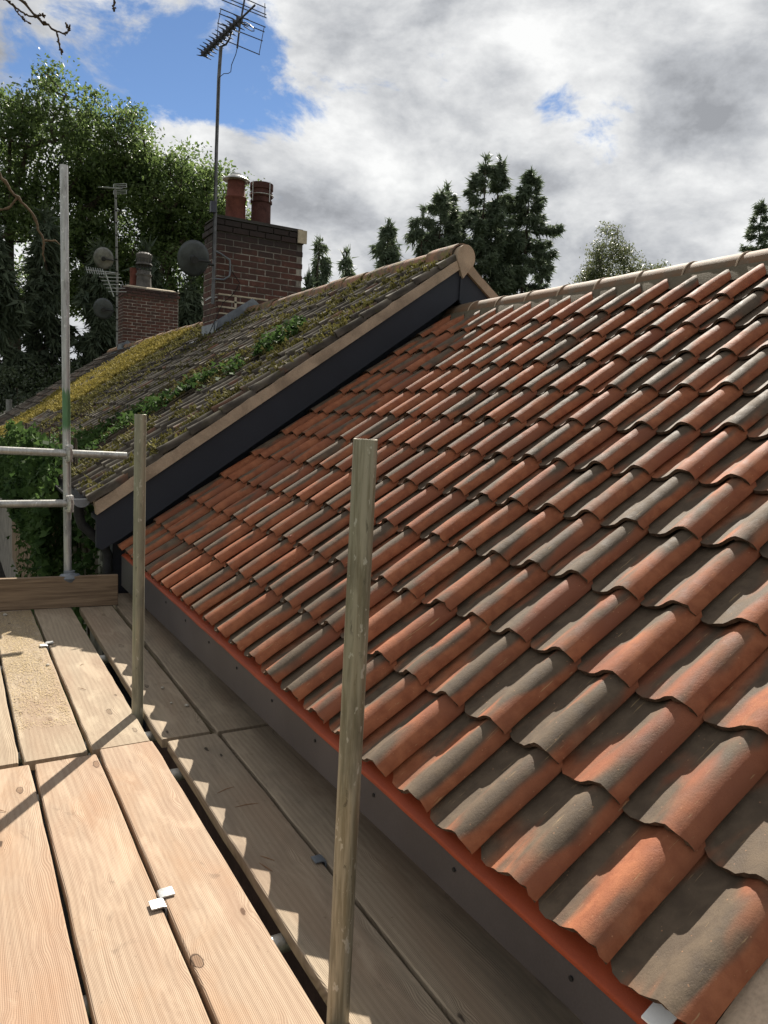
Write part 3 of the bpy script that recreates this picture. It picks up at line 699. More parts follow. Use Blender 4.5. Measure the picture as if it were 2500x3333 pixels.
for z in (4.30, 4.40, 4.52): mb.tube([(3.16+.172*math.cos(t), 18.35+.172*math.sin(t), z) for t in np.linspace(0, 2*math.pi, 17)], .007, 5)
B2(mb, 'bird_guard', M_BLK, 50)
pot(B2, 'chimney_pot', (3.0, 18.6, 3.82), [(.12, 0), (.11, .3), (.12, .5), (.09, .5)], M_POT)

# ------------------------------------------------------------------ aerials and dishes
def rel(o, mb): l = Vector(o.location); mb.V = [tuple(Vector(v)-l) for v in mb.V]; return mb
def part(o, mb, name, mat, sm=None, **k): return rel(o, mb).build(name, mat, o, sm, **k)
a1 = empty('tv_aerial', (2.14, 9.44, 2.4), 'tall dark mast with toothed aerial and bar grid, on the nearer chimney', 'aerial')
mb = MB(); mb.tube([(2.135, 9.44, 2.42), (2.145, 9.44, 3.2), (2.14, 9.44, 4.4), (2.17, 9.5, 5.35), (2.19, 9.5, 5.74)], .0235, 12); part(a1, mb, 'mast', M_MAST, 50)
bd = Vector((.117, -1.30, 0)).normalized(); b0 = Vector((2.10, 10.0, 5.80)); b1 = b0 + bd*1.62
mb = MB(); mb.tube([b0, b1], .012, 8); part(a1, mb, 'boom', M_AER)
perp = Vector((bd.y, -bd.x, 0))*-1
for q in range(12):
    c = b0 + bd*(.03+.105*q); mb = MB(); s = .105 if q < 10 else .12
    for sx_ in (-1, 1):
        for sz in (-1, 1):
            mb.tube([c, c+perp*sx_*.04+Vector((0, 0, sz*.035)), c+perp*sx_*s+Vector((0, 0, sz*.045))], [.008, .011, .0035], 5)
    mb.add([c+perp*.045+Vector((0,0,.04)), c+perp*.045-Vector((0,0,.04)), c-perp*.045-Vector((0,0,.04)), c-perp*.045+Vector((0,0,.04)), c+bd*.02],
           [(0,1,4),(1,2,4),(2,3,4),(3,0,4),(3,2,1,0)])
    part(a1, mb, 'director', M_AER)
# bar grid in an upright plane, tipped slightly
pole = [(2.345, 9.30, 5.69), (2.37, 9.30, 5.95), (2.425, 9.30, 6.29), (2.44, 9.3, 6.45)]
mb = MB(); mb.tube(pole, .0125, 8); part(a1, mb, 'grid_pole', M_AER, 50)
bars = [((2.105, 6.10), (2.725, 6.052)), ((2.092, 6.037), (2.712, 5.99)), ((2.072, 5.918), (2.69, 5.872)), ((2.068, 5.75), (2.655, 5.691)), ((2.12, 6.21), (2.735, 6.17)), ((2.13, 6.255), (2.73, 6.207)), ((2.14, 6.34), (2.722, 6.29))]
for a, b in bars:
    mb = MB(); mb.tube([(a[0], 9.3, a[1]), (b[0], 9.3, b[1])], .0062, 6); part(a1, mb, 'grid_bar', M_AER)
for pts in ([(2.705, 6.05), (2.645, 5.695)], [(2.115, 6.09), (2.085, 5.93), (2.075, 5.75)], [(2.71, 6.17), (2.705, 6.34)], [(2.14, 6.21), (2.15, 6.34)]):
    mb = MB(); mb.tube([(x, 9.298, z) for x, z in pts], .005, 6); part(a1, mb, 'grid_strut', M_AER)
mb = MB(); mb.tube([(2.43, 9.29, 6.03), (2.50, 9.29, 6.02), (2.56, 9.29, 5.985), (2.565, 9.29, 5.955), (2.53, 9.29, 5.945), (2.42, 9.29, 5.975)], .006, 6); part(a1, mb, 'loop_dipole', M_AER, 60)
mb = MB(); mb.tube([(2.19, 9.5, 5.74), (2.24, 9.45, 5.76), (2.275, 9.4, 5.83), (2.28, 9.36, 5.92)], .012, 8); part(a1, mb, 'bracket_arm', M_AER, 60)
mb = MB(); mb.tube([(2.345, 9.30, 5.69), (2.335, 9.32, 5.62), (2.30, 9.38, 5.50), (2.298, 9.4, 5.42), (2.27, 9.42, 5.40), (2.22, 9.45, 5.395), (2.165, 9.48, 5.34), (2.15, 9.44, 5.2), (2.118, 9.42, 4.2), (2.112, 9.42, 3.0)], .005, 6); part(a1, mb, 'cable', M_CABLE, 60)
mb = MB(); mb.box((2.06, 9.36, 3.60), (2.135, 9.42, 3.74)); part(a1, mb, 'junction_box', M_AER)
mb = MB(); mb.tube([(2.13, 9.43, 3.12), (2.22, 9.44, 3.10), (2.36, 9.44, 3.03), (2.37, 9.44, 2.90), (2.36, 9.44, 2.82), (2.28, 9.44, 2.76), (2.12, 9.43, 2.75)], .014, 6); part(a1, mb, 'strap_bracket', M_LEAD, 60)
mb = MB(); mb.tube([(2.03, 9.44, 2.45), (2.10, 9.44, 2.50), (2.2, 9.46, 2.52)], .008, 6); part(a1, mb, 'wall_hook', M_GALV, 60)

def dish(name, c, r, az, el, label, mat=M_DISH, arm=True, squash=.88, lnb=True):
    """az: facing direction around z, measured from +y towards +x"""
    d = empty(name, c, label, 'satellite dish', 'satellite dishes on the old chimneys')
    f = Vector((math.sin(az)*math.cos(el), math.cos(az)*math.cos(el), math.sin(el)))
    u = Vector((math.cos(az), -math.sin(az), 0)); w = u.cross(f)
    if w.z < 0: w = -w
    mb = MB(); n = 28; rings = 5
    for q in range(rings+1):
        rr = r*q/rings; dep = .16*r*(1-(q/rings)**2)
        for k in range(n):
            a = 2*math.pi*k/n; mb.V.append(tuple(u*rr*squash*math.cos(a)+w*rr*math.sin(a)-f*dep))
    for q in range(rings):
        for k in range(n): i = q*n+k; j2 = q*n+(k+1) % n; mb.F.append((i, j2, j2+n, i+n))
    o = mb.build('reflector', mat, d, 60); s = o.modifiers.new('t', 'SOLIDIFY'); s.thickness = .006
    mb = MB(); mb.tube([-w*r*.55-f*.16*r*.4, -w*r*1.02+f*r*.15, -w*r*1.08+f*r*.75], .011, 6); mb.build('feed_arm', M_BLK, d)
    mb = MB(); mb.tube([-w*r*1.08+f*r*.70, -w*r*.85+f*r*.92], [.03, .034], 10); mb.build('receiver', M_BLK, d, 40)
    mb = MB(); mb.tube([-f*.16*r, -f*(.16*r+.07)], .05, 10); mb.tube([-f*(.16*r+.05)+u*.02, -f*(.16*r+.05)+u*r*.9], .016, 8); mb.build('rear_bracket', M_BLK, d, 40)
    return d
# facing away: seen from behind (the rear bracket and arm show)
d1 = dish('satellite_dish', (1.815, 9.28, 2.95), .235, R(205+180-20), R(22), 'large dark grey satellite dish beside the mast on the nearer chimney')
mb = MB(); mb.tube([(-.12, -.03, -.19), (-.09, -.03, -.27), (-.02, -.03, -.28), (.05, -.03, -.24), (.11, .0, -.14)], .004, 6); mb.build('cable', M_CABLE, d1, 60)
mb = MB(); mb.tube([(.0, .1, -.02), (.16, .13, -.02), (.32, .15, -.02)], .016, 8); mb.build('wall_arm', M_BLK, d1, 60)
mb = MB(); cp = [(2.36, 9.48, 2.95), (2.52, 9.47, 2.75), (2.44, 9.47, 2.6), (2.28, 9.46, 2.45)] + [tuple(npt(s_, y_, .06)) for s_, y_ in ((2.78, 9.3), (2.5, 9.25), (2.2, 9.35), (1.9, 9.3), (1.6, 9.45), (1.25, 9.5))]
mb.tube(cp, .0055, 6); co_ = B1(mb, 'aerial_cable', M_CABLE, 60)
d2 = dish('satellite_dish', (2.16, 17.9, 4.33), .25, R(10), R(22), 'upper pale satellite dish on the farther mast, level with the cowl', M_MASTL)
d3 = dish('satellite_dish', (2.16, 17.9, 3.20), .25, R(10), R(22), 'lower dark satellite dish left of the farther brick stack')
a2 = empty('tv_aerial', (2.44, 17.85, 2.3), 'slim pale aerial mast beside the farther chimney with a small grid reflector on top', 'aerial')
mb = MB(); mb.tube([(2.46, 17.85, 2.36), (2.45, 17.85, 4.0), (2.40, 17.85, 5.9)], .024, 10); part(a2, mb, 'mast', M_MASTL, 50)
for z in np.arange(2.7, 5.8, .27):
    mb = MB(); mb.tube([(2.45-.012*(z-2.7), 17.83, z), (2.45-.012*(z-2.7), 17.83, z+.022)], .029, 8); part(a2, mb, 'cable_tie', M_CABLE)
b0 = Vector((2.05, 17.5, 5.78)); b1 = Vector((2.52, 17.95, 5.93))
mb = MB(); mb.tube([b0, b1], .012, 6); part(a2, mb, 'boom', M_AERL)
dd = (b1-b0).normalized(); pp = Vector((dd.y, -dd.x, 0)).normalized()
mb = MB()
for q in range(13):
    c = b0+(b1-b0)*(q/13); mb.tube([c-pp*.10, c+pp*.10], .006, 5)
part(a2, mb, 'directors', M_AERL, kind='stuff')
for sz in (-1, 1):
    mb = MB()
    for q in range(3): z = sz*(.03+.04*q); mb.tube([b1-pp*.17+Vector((0, 0, z)), b1+pp*.17+Vector((0, 0, z))], .007, 5)
    mb.tube([b1-pp*.17+Vector((0, 0, sz*.03)), b1-pp*.17+Vector((0, 0, sz*.11))], .007, 5); mb.tube([b1+pp*.17+Vector((0, 0, sz*.03)), b1+pp*.17+Vector((0, 0, sz*.11))], .007, 5)
    part(a2, mb, 'reflector', M_AERL)
# small yagi aerials lower on the mast
a3 = empty('tv_aerial', (2.2, 17.8, 3.9), 'pair of small alloy comb aerials clamped between the two far satellite dishes', 'aerial')
mb = MB(); mb.tube([(1.76, 17.7, 3.99), (2.45, 17.84, 4.03)], .014, 6); part(a3, mb, 'boom', M_AERL)
for q in range(8): x = 1.78+q*.05; mb = MB(); mb.tube([(x-.03, 17.72, 4.06), (x+.01, 17.70, 3.92)], .008, 5); part(a3, mb, 'director', M_AERL)
mb = MB(); mb.tube([(2.16, 17.75, 4.02), (2.26, 17.75, 3.75), (2.36, 17.75, 3.48)], .014, 6); part(a3, mb, 'boom', M_AERL)
for q in range(6):
    z = 3.98-q*.075; x = 2.17+q*.03; mb = MB(); mb.tube([(x-.19+.02*q, 17.7, z-.035), (x+.34, 17.85, z+.03)], .008, 5); part(a3, mb, 'element', M_AERL)

# ------------------------------------------------------------------ moss, ivy
def tufts(name, P, mat, size, parent=None, k=4, **props):
    P = np.asarray(P); n = len(P); rg = np.random.default_rng(5)
    V = np.zeros((n, k, 3, 3)); sz = size*rg.uniform(.5, 1.5, (n, 1, 1))
    a = rg.uniform(0, 2*np.pi, (n, k)); ln = sz*rg.uniform(.6, 1.2, (n, k, 1))
    d = np.stack([np.cos(a), np.sin(a), np.zeros_like(a)], -1)
    t = np.stack([-np.sin(a), np.cos(a), np.zeros_like(a)], -1)
    base = P[:, None, :] + rg.normal(0, .45, (n, k, 3))*sz
    V[:, :, 0] = base - t*ln*.5 ; V[:, :, 1] = base + t*ln*.5; V[:, :, 2] = base + d*ln*.5
    V[:, :, 2, 2] += (ln[..., 0])*rg.uniform(.3, 1.1, (n, k)); V[:, :, 2, 0] -= ln[..., 0]*.3
    V = V.reshape(-1, 3); F = np.arange(len(V)).reshape(-1, 3)
    return ob(name, fast_mesh(name, V, F, mat), parent, **props)
def moss_pts(n, y0, y1, dens, seed):
    rg = np.random.default_rng(seed); out = []
    while len(out) < n:
        y = rg.uniform(y0, y1); s = rg.uniform(.02, NL-.05); x = s*math.cos(NTH)+NX
        nn = mnoise.noise(Vector((y*1.1, s*1.0, seed))) + .55*mnoise.noise(Vector((y*5, s*2.6, seed+3)))
        if nn + dens(x, y) < rg.uniform(0, .25): continue
        fy = (y-y0) % .2
        # moss sits on rolls and along nose edges
        hgt = np.interp(fy, [0, .004, .018, .038, .057, .075, .092, .116, .15, .2], [0, .024, .045, .053, .046, .023, .001, -.015, -.0215, -.0215])
        if rg.uniform() < .5 and not (.015 < fy < .085): continue
        q = (s % NG); hgt -= q*.058
        if hgt < -.012 and rg.uniform() < .6: continue
        p = npt(s, y, hgt+.003); out.append(tuple(p))
    return out
def moss_lines(n, seed):
    rg = np.random.default_rng(seed); out = []
    while len(out) < n:
        c = rg.integers(0, 37); s = rg.uniform(.02, NL-.05); y = 4.425+c*.2
        v = mnoise.noise(Vector((c*3.7, s*1.3, seed))) + .5*mnoise.noise(Vector((c*1.9, s*6, seed+3))) + .22*mnoise.noise(Vector((c*.35, s*.7, 3)))
        if v + .10*(s > 2.2) + .10*(c > 20) < .06+rg.uniform(0, .12): continue
        fy = rg.choice([.070, .078, .170]) + rg.normal(0, .015)
        hgt = np.interp(fy % .2, [0, .004, .018, .038, .057, .075, .092, .116, .15, .2], [0, .024, .045, .053, .046, .023, .001, -.015, -.0215, -.0215]) - (s % NG)*.058
        out.append(tuple(npt(s, y+fy, hgt+.004)))
    return out
m1 = moss_lines(22000, 1)
l1 = np.array(c1l); o = tufts('moss', np.array(m1)-l1, M_MOSSG, .024, cot1, 4, kind='stuff')
m2 = moss_pts(26000, 11.95, 16.4, lambda x, y: .55-.9*max(0, y-15.2)-.5*(x < .5)*(y < 13), 2)
l2 = np.array(c2l); o = tufts('moss', np.array(m2)-l2, M_MOSS, .026, cot2, 4, kind='stuff')

def leafmesh(name, C, size, mat, parent=None, tilt=.8, facing=None, lobed=True, seed=1, **props):
    rg = np.random.default_rng(seed); C = np.asarray(C); n = len(C)
    if lobed: shp = np.array([(0, -.1), (.42, -.42), (.55, .05), (.30, .22), (.0, .75), (-.30, .22), (-.55, .05), (-.42, -.42)])
    else: shp = np.array([(0, -.5), (.22, 0), (0, .5), (-.22, 0)])
    k = len(shp)
    nrm = rg.normal(0, tilt, (n, 3)) + (np.array([0, 0, 1.]) if facing is None else np.array(facing)); nrm /= np.linalg.norm(nrm, axis=1)[:, None]
    a = rg.normal(0, 1, (n, 3)); u = np.cross(nrm, a); u /= np.linalg.norm(u, axis=1)[:, None]; w = np.cross(nrm, u)
    s = size*rg.uniform(.55, 1.35, (n, 1, 1))
    V = C[:, None, :] + s*(u[:, None, :]*shp[None, :, 0:1] + w[:, None, :]*shp[None, :, 1:2]) - nrm[:, None, :]*s*np.abs(shp[None, :, 0:1])*.35
    V = V.reshape(-1, 3); F = np.arange(n*k).reshape(n, k)
    return ob(name, fast_mesh(name, V, F, mat, k), parent, **props)
ivy = empty('ivy_plant', (-.25, 6.5, GZ), 'ivy climbing the old cottage front, hanging over its gutter and creeping up the mossy roof', 'ivy')
iv = np.array(ivy.location); rg = np.random.default_rng(11); P = []
while len(P) < 2300:      # band up the roof
    s = rg.uniform(0, 1)**1.25*2.55; yc = 6.45 - .22*s + .35*math.sin(s*2.3); wd = .62*(1-s/2.75)**1.0+.13
    y = yc + rg.normal(0, wd*.42) + (rg.uniform(0, 2.2) if s < .55 and rg.uniform() < .5 else 0)
    if mnoise.noise(Vector((y*3, s*3.5, 2))) < -.12: continue
    P.append(tuple(npt(s, y, .045+abs(rg.normal(0, .035)))))
P1 = P; P = []
while len(P) < 3800:      # mass over the gutter
    y = rg.uniform(5.3, 11.5); t = rg.uniform(0, 1); bulge = .55+.45*mnoise.noise(Vector((y*1.2, 0, 7)))
    x = -.22 - .34*bulge*math.sin(t*math.pi*.9)*rg.uniform(.6, 1.05); z = .52 - t*1.0 + .18*bulge*(1-t) + rg.normal(0, .04)
    if mnoise.noise(Vector((y*2.2, z*3, 4))) < -.22: continue
    P.append((x, y, z))
P2 = P; P = []
while len(P) < 5200:      # curtain on the wall below
    y = rg.uniform(4.95, 12.5); z = rg.uniform(-1.9, .2)
    if mnoise.noise(Vector((y*1.5, z*1.1, 9))) + .15*(y > 6)*(y < 8.6) < .0: continue
    P.append((.03-abs(rg.normal(0, .07))-(.10 if y < 8.5 else 0), y, z))
leafmesh('leaves', np.array(P1)-iv, .042, M_IVY, ivy, .7, (-.45, -.1, .8), seed=2, kind='stuff')
leafmesh('leaves', np.array(P2)-iv, .078, M_IVY, ivy, .7, (-.7, -.3, .5), seed=3, kind='stuff')
leafmesh('leaves', np.array(P)-iv, .060, M_IVY, ivy, .6, (-.9, -.3, .35), seed=4, kind='stuff')
mb = MB()
for q in range(26):
    y = rg.uniform(5.2, 11.5); pts = [(.02, y, -2.6)]; 
    for t in range(7): y += rg.normal(0, .10); pts.append((.0-.10*t/7*(1 if t > 4 else .3), y, -2.6+.47*(t+1)))
    mb.tube(pts, [.014]*4+[.008]*4, 5)
for q in range(9):
    y = 6.5+rg.normal(0, .5); pts = []
    for t in range(8): s = t*.30; y += rg.normal(-.03, .09); pts.append(tuple(npt(s, y, .045)))
    mb.tube(pts, .006, 5)
part(ivy, mb, 'vine_stems', M_BARK, 60)

# ------------------------------------------------------------------ trees
def grow(name, base, top, crown_c, crown_r, n_cl, seed, mat_leaf, label, cat='tree', leaf=.15, per=90, spread=.42, group=None, trunk_r=.28, bark=M_BARK, droop=0., lobes=None, leafn=None, fork=.35):
    rg = np.random.default_rng(seed); t = empty(name, base, label, cat, group); B = np.array(base, float)
    lob = lobes or [(crown_c, crown_r)]
    vol = np.array([l[1][0]*l[1][1]*l[1][2] for l in lob]); vol /= vol.sum()
    cl = []
    while len(cl) < n_cl:
        c, r = lob[rg.choice(len(lob), p=vol)]; d = rg.normal(0, 1, 3); d /= np.linalg.norm(d)
        rad = rg.uniform(.35, 1)**.55; cl.append(np.array(c) + d*np.array(r)*rad)
    cl = np.array(cl); tp = np.array(top, float)
    nodes = [B + (tp-B)*s + np.array([rg.normal(0, .12), rg.normal(0, .12), 0])*s for s in np.linspace(0, 1, 12)]
    par = [-1]+list(range(11)); dirs = None
    start = int(12*fork)
    order = np.argsort(np.linalg.norm(cl - (B+(tp-B)*.55), axis=1)); leafnode = []
    for ci in order:
        c = cl[ci]; A = np.array(nodes); v = c - A; dd = np.linalg.norm(v, axis=1) + np.maximum(0, (A[:, 2]-c[2]))*1.4 + np.maximum(0, .6-(v[:, 2]))*.25
        dd[:start] += 50; k = int(np.argmin(dd)); L = np.linalg.norm(c-nodes[k]); steps = max(1, int(L/.7)); prev = k
        for s in range(1, steps+1):
            f = s/steps; p = nodes[k]*(1-f) + c*f; p = p + np.array([0, 0, -.10*L*math.sin(f*math.pi)*.8]) + rg.normal(0, .05, 3)*(f < 1)
            nodes.append(p); par.append(prev); prev = len(nodes)-1
        leafnode.append(prev)
    nn = len(nodes); cnt = np.zeros(nn); 
    for k in leafnode: cnt[k] += 1
    for k in range(nn-1, 0, -1): cnt[par[k]] += cnt[k]
    rad = trunk_r*np.sqrt(np.maximum(cnt, .5)/max(cnt[0], 1)); rad = np.clip(rad, .012, trunk_r)
    mb = MB()
    for k in range(1, nn):
        a, b = nodes[par[k]]-B, nodes[k]-B
        if np.linalg.norm(b-a) < 1e-4: continue
        mb.tube([a, b], [float(rad[par[k]] if par[k] < 12 and k < 12 else min(rad[par[k]], rad[k]*1.3)), float(rad[k])], 6 if rad[k] > .05 else 4, caps=False)
    me = mesh_np('trunk', mb.V, mb.F, bark); ob('trunk', me, t)
    n = n_cl*per; idx = rg.integers(0, n_cl, n); sp = spread*rg.uniform(.6, 1.35, n_cl)[idx][:, None]
    C = cl[idx] + np.clip(rg.normal(0, 1, (n, 3)), -1.45, 1.45)*sp*np.array([1, 1, .75]); 
    if droop: C[:, 2] -= np.abs(rg.normal(0, droop, n))
    leafmesh('crown', C-B, leaf, mat_leaf, t, 1.0, lobed=False, seed=seed, kind='stuff') if False else ob('crown', leafmesh_quads(C-B, leaf, mat_leaf, rg, leafn), t)
    return t
def leafmesh_quads(C, size, mat, rg, asp=None):
    n = len(C); asp = asp or .5
    nrm = rg.normal(0, 1, (n, 3)) + np.array([0, 0, .5]); nrm /= np.linalg.norm(nrm, axis=1)[:, None]
    a = rg.normal(0, 1, (n, 3)); u = np.cross(nrm, a); u /= np.linalg.norm(u, axis=1)[:, None]; w = np.cross(nrm, u)
    s = size*rg.uniform(.6, 1.4, (n, 1)); V = np.stack([C-w*s*.5, C+u*s*asp*.5, C+w*s*.5, C-u*s*asp*.5], 1).reshape(-1, 3)
    return fast_mesh('crown', V, np.arange(n*4).reshape(n, 4), mat, 4)
BG = 'tall leafy trees behind the old chimneys'
grow('broadleaf_tree', (1.2, 30, GZ), (1.0, 30, 10.2), None, None, 300, 21, M_LEAF, 'leafy tree at the far left, tallest crown against the sky', lobes=[((0.2, 30, 9.0), (2.5, 2.4, 3.2)), ((2.6, 30, 10.4), (1.9, 2.0, 2.3)), ((-1.8, 30, 7.4), (2, 2, 3.0)), ((1.0, 30, 6.2), (2.6, 2.4, 2.6))], group=BG, per=185, spread=.36, leaf=.15)
grow('broadleaf_tree', (4.6, 31, GZ), (4.8, 31, 10.4), None, None, 240, 22, M_LEAF, 'leafy tree behind the galvanised pole, middle of the left crowns', lobes=[((4.6, 31, 10.4), (1.6, 2.0, 2.2)), ((5.2, 31, 8.2), (2.2, 2.2, 3.0)), ((3.7, 31, 6.5), (1.8, 2, 2.4))], group=BG, per=185, spread=.35, leaf=.15)
grow('broadleaf_tree', (7.9, 30, GZ), (7.9, 30, 9.2), None, None, 280, 23, M_LEAF, 'leafy tree just left of the tall mast with a rounded yellow-green crown', lobes=[((7.2, 30, 9.2), (1.9, 2.1, 2.3)), ((8.3, 30, 8.4), (1.8, 2, 2.3)), ((7.4, 30, 6.3), (2.4, 2.3, 2.2)), ((9.2, 30, 6.6), (1.5, 2, 2.0))], group=BG, per=185, spread=.35, leaf=.15)

def conifer(name, base, height, width, seed, label, mat=M_CON, group=None, droop=.5, dens=1., crown_from=.15, twig=.30, gap=.25, lean=0.):
    """trunk, whorled limbs, sprays of needles hanging from them"""
    rg = np.random.default_rng(seed); t = empty(name, base, label, 'tree', group); mb = MB()
    mb.tube([(lean*z/height+rg.normal(0, .03), 0, z) for z in np.linspace(0, height, 9)], [.17*(1-q/8.4)+.012 for q in range(9)], 7)
    C = []; Dn = []
    z = height*crown_from; 
    while z < height-.1:
        f = (z/height-crown_from)/(1-crown_from); L = width*1.15*((1-f)**.72)*rg.uniform(.55, 1.15)+.12
        for q in range(rg.integers(4, 7)):
            if rg.uniform() < gap: continue
            a = rg.uniform(0, 2*math.pi); l = L*rg.uniform(.6, 1.2); d = np.array([math.cos(a), math.sin(a), 0])
            pts = []
            for s in np.linspace(0, 1, 7): pts.append(d*l*s + np.array([lean*z/height, 0, z - droop*l*(s**1.3)*.55 + .30*l*max(0, s-.65)**1.2*2 + .10*s]))
            mb.tube([tuple(p) for p in pts[::2]], [.03*(1-f)+.012, .018, .012, .006], 4, caps=False)
            side = np.array([-d[1], d[0], 0])
            m = int(l*34*dens)+6
            for k in range(m):
                s = rg.uniform(.05, 1)**.55; i = min(5, int(s*6)); p = pts[i]+(pts[i+1]-pts[i])*(s*6-i)
                off = side*rg.normal(0, .13*l*(1.15-s))*1.0 + np.array([0, 0, -abs(rg.normal(0, .10+.12*droop))])
                C.append(p+off); v = d*.6+side*rg.normal(0, .6)+np.array([0, 0, -droop*rg.uniform(.4, 2.0)+.15]); Dn.append(v/np.linalg.norm(v))
        z += rg.uniform(.28, .55)*(1.0 if height > 9 else .8)
    for k in range(26): C.append(np.array([lean+rg.normal(0, .05), rg.normal(0, .05), height-rg.uniform(0, .8)])); Dn.append(np.array([rg.normal(0, .5), rg.normal(0, .5), .6]))
    ob('trunk', mesh_np('trunk', mb.V, mb.F, M_BARK), t)
    C = np.array(C); Dn = np.array(Dn); Dn /= np.linalg.norm(Dn, axis=1)[:, None]; n = len(C); K = 3
    C = np.repeat(C, K, 0)+rg.normal(0, .05, (n*K, 3)); Dn = np.repeat(Dn, K, 0)+rg.normal(0, .45, (n*K, 3)); Dn /= np.linalg.norm(Dn, axis=1)[:, None]
    L = twig*rg.uniform(.5, 1.2, (n*K, 1)); sd = np.cross(Dn, rg.normal(0, 1, (n*K, 3))); sd /= np.linalg.norm(sd, axis=1)[:, None]
    V = np.stack([C-sd*L*.13, C+sd*L*.13, C+Dn*L], 1).reshape(-1, 3)
    ob('crown', fast_mesh('crown', V, np.arange(n*K*3).reshape(-1, 3), mat), t); return t
CG = 'dark spruces behind the new ridge'
for q, (x, y, top, w, lb, dr) in enumerate([
    (21.7, 30, 13.85, 3.6, 'tall spruce, left of the twin tops above the ridge meeting', .45),
    (22.95, 30.5, 14.2, 2.8, 'tall dense spruce, right of the twin tops', .5),
    (24.5, 30, 13.7, 4.2, 'tall ragged spruce, rightmost of the big dark group', .5),
    (19.6, 30.5, 11.9, 3.8, 'shorter spruce, left shoulder of the big dark group', .6),
    (20.6, 31.5, 12.7, 2.6, 'spruce tucked behind the twin tops on their left', .5),
    (17.3, 31, 9.6, 2.2, 'low feathery spruce between the standing-apart one and the big group', .8),
    (18.3, 30, 10.9, 3.2, 'low drooping spruce at the left foot of the big dark group', .8),
    (16.5, 30, 10.0, 2.0, 'small feathery spruce above the tan gable apex, standing apart', .8),
    (26.6, 31, 10.4, 2.8, 'lowest spruce at the right foot of the big dark group', .8),
    (13.1, 30, 8.6, 2.0, 'small weeping conifer just right of the big brick chimney', 1.1),
    (14.4, 30, 8.3, 1.9, 'small nodding conifer between the brick chimney and the old ridge', 1.2),
    (43.0, 30, 15.6, 3.2, 'spruce at the right edge of the view over the new ridge', .35)]):
    conifer('spruce_tree', (x, y, GZ), top-GZ, w, 40+q, lb, group=CG, droop=dr, dens=1.9 if q < 7 else 1.4, gap=.22 if q < 7 else .15, twig=.34)
# birch to the right
grow('birch_tree', (30.4, 30, GZ), (30.2, 30, 11.3), None, None, 110, 31, M_BIR, 'slender pale green birch rising behind the middle of the new ridge', lobes=[((30.1, 30, 11.1), (.75, .9, 1.6)), ((30.9, 30, 9.6), (1.5, 1.3, 1.7)), ((29.6, 30, 8.6), (1.0, 1.2, 1.6))], per=110, spread=.26, leaf=.13, droop=.35, trunk_r=.13, bark=M_BARKP)
grow('birch_tree', (33.9, 30, GZ), (33.9, 30, 9.6), None, None, 60, 32, M_BIR, 'low spreading birch crown to the right of the slender one', lobes=[((33.4, 30, 9.7), (1.2, 1.0, .85)), ((34.7, 30, 9.9), (.9, 1, .8))], per=110, spread=.28, leaf=.13, droop=.3, trunk_r=.12, bark=M_BARKP)
# dark weeping cypresses below the leafy crowns
WG = 'dark weeping cypresses behind the old cottages'
for q, (x, y, top, w) in enumerate([(.3, 25, 6.2, 1.5), (1.8, 26, 6.9, 1.5), (3.3, 25, 6.0, 1.4), (4.9, 26, 6.4, 1.5), (6.3, 25.5, 5.4, 1.4), (7.9, 26, 5.6, 1.5), (9.4, 26, 5.8, 1.4), (10.9, 26, 6.2, 1.2)]):
    conifer('cypress_tree', (x, y, GZ), top-GZ, w, 60+q, ['dark weeping cypress at the far left edge', 'dark weeping cypress left of the galvanised pole', 'dark weeping cypress right behind the galvanised pole',
        'dark weeping cypress left of the far satellite dishes', 'dark weeping cypress behind the far brick chimney', 'dark weeping cypress right of the far brick chimney', 'dark weeping cypress left of the big brick chimney', 'dark weeping cypress mostly hidden by the big brick chimney'][q],
        mat=M_WEEP, group=WG, droop=1.2, dens=1.7, gap=.0, crown_from=.06, twig=.42)
# undergrowth masses
def shrub(name, c, r, n, seed, label, leaf=.09, mat=M_SHRUB):
    rg = np.random.default_rng(seed); t = empty(name, (c[0], c[1], GZ), label, 'shrub'); l = np.array([c[0], c[1], GZ])
    d = rg.normal(0, 1, (n, 3)); d /= np.linalg.norm(d, axis=1)[:, None]; bump = 1+.28*np.array([mnoise.noise(Vector(v*2.6)+Vector((seed, 0, 0))) for v in d])[:, None]
    P = np.array(c)+d*np.array(r)*bump*(rg.uniform(.5, 1, (n, 1))**.4); P = P[P[:, 2] > GZ]
    ob('leaves', leafmesh_quads(P-l, leaf, mat, rg, .55), t)
    mb = MB()
    for q in range(7):
        e = P[rg.integers(0, len(P))]-l; mb.tube([(rg.normal(0, .1), rg.normal(0, .1), 0), tuple(e*.5+np.array([0, 0, .2])), tuple(e)], [.04, .025, .008], 5)
    mb.build('stems', M_BARK, t); return t
shrub('holly_bush', (7.6, 22.5, 1.6), (1.05, 1.0, 2.2), 5200, 5, 'glossy holly bush showing between the two brick chimneys', .08)
shrub('garden_shrub', (4.6, 23, 1.2), (1.0, 1.0, 1.7), 4200, 6, 'glossy shrub behind the roof end, left of the far chimney')
shrub('garden_shrub', (2.6, 24.5, .6), (1.7, 1.1, 1.7), 6000, 7, 'dark shrub behind the galvanised pole and the roof end')
shrub('garden_shrub', (.8, 24, .3), (1.5, 1.2, 1.7), 6000, 8, 'dark shrub at the far left edge beyond the old roofs')

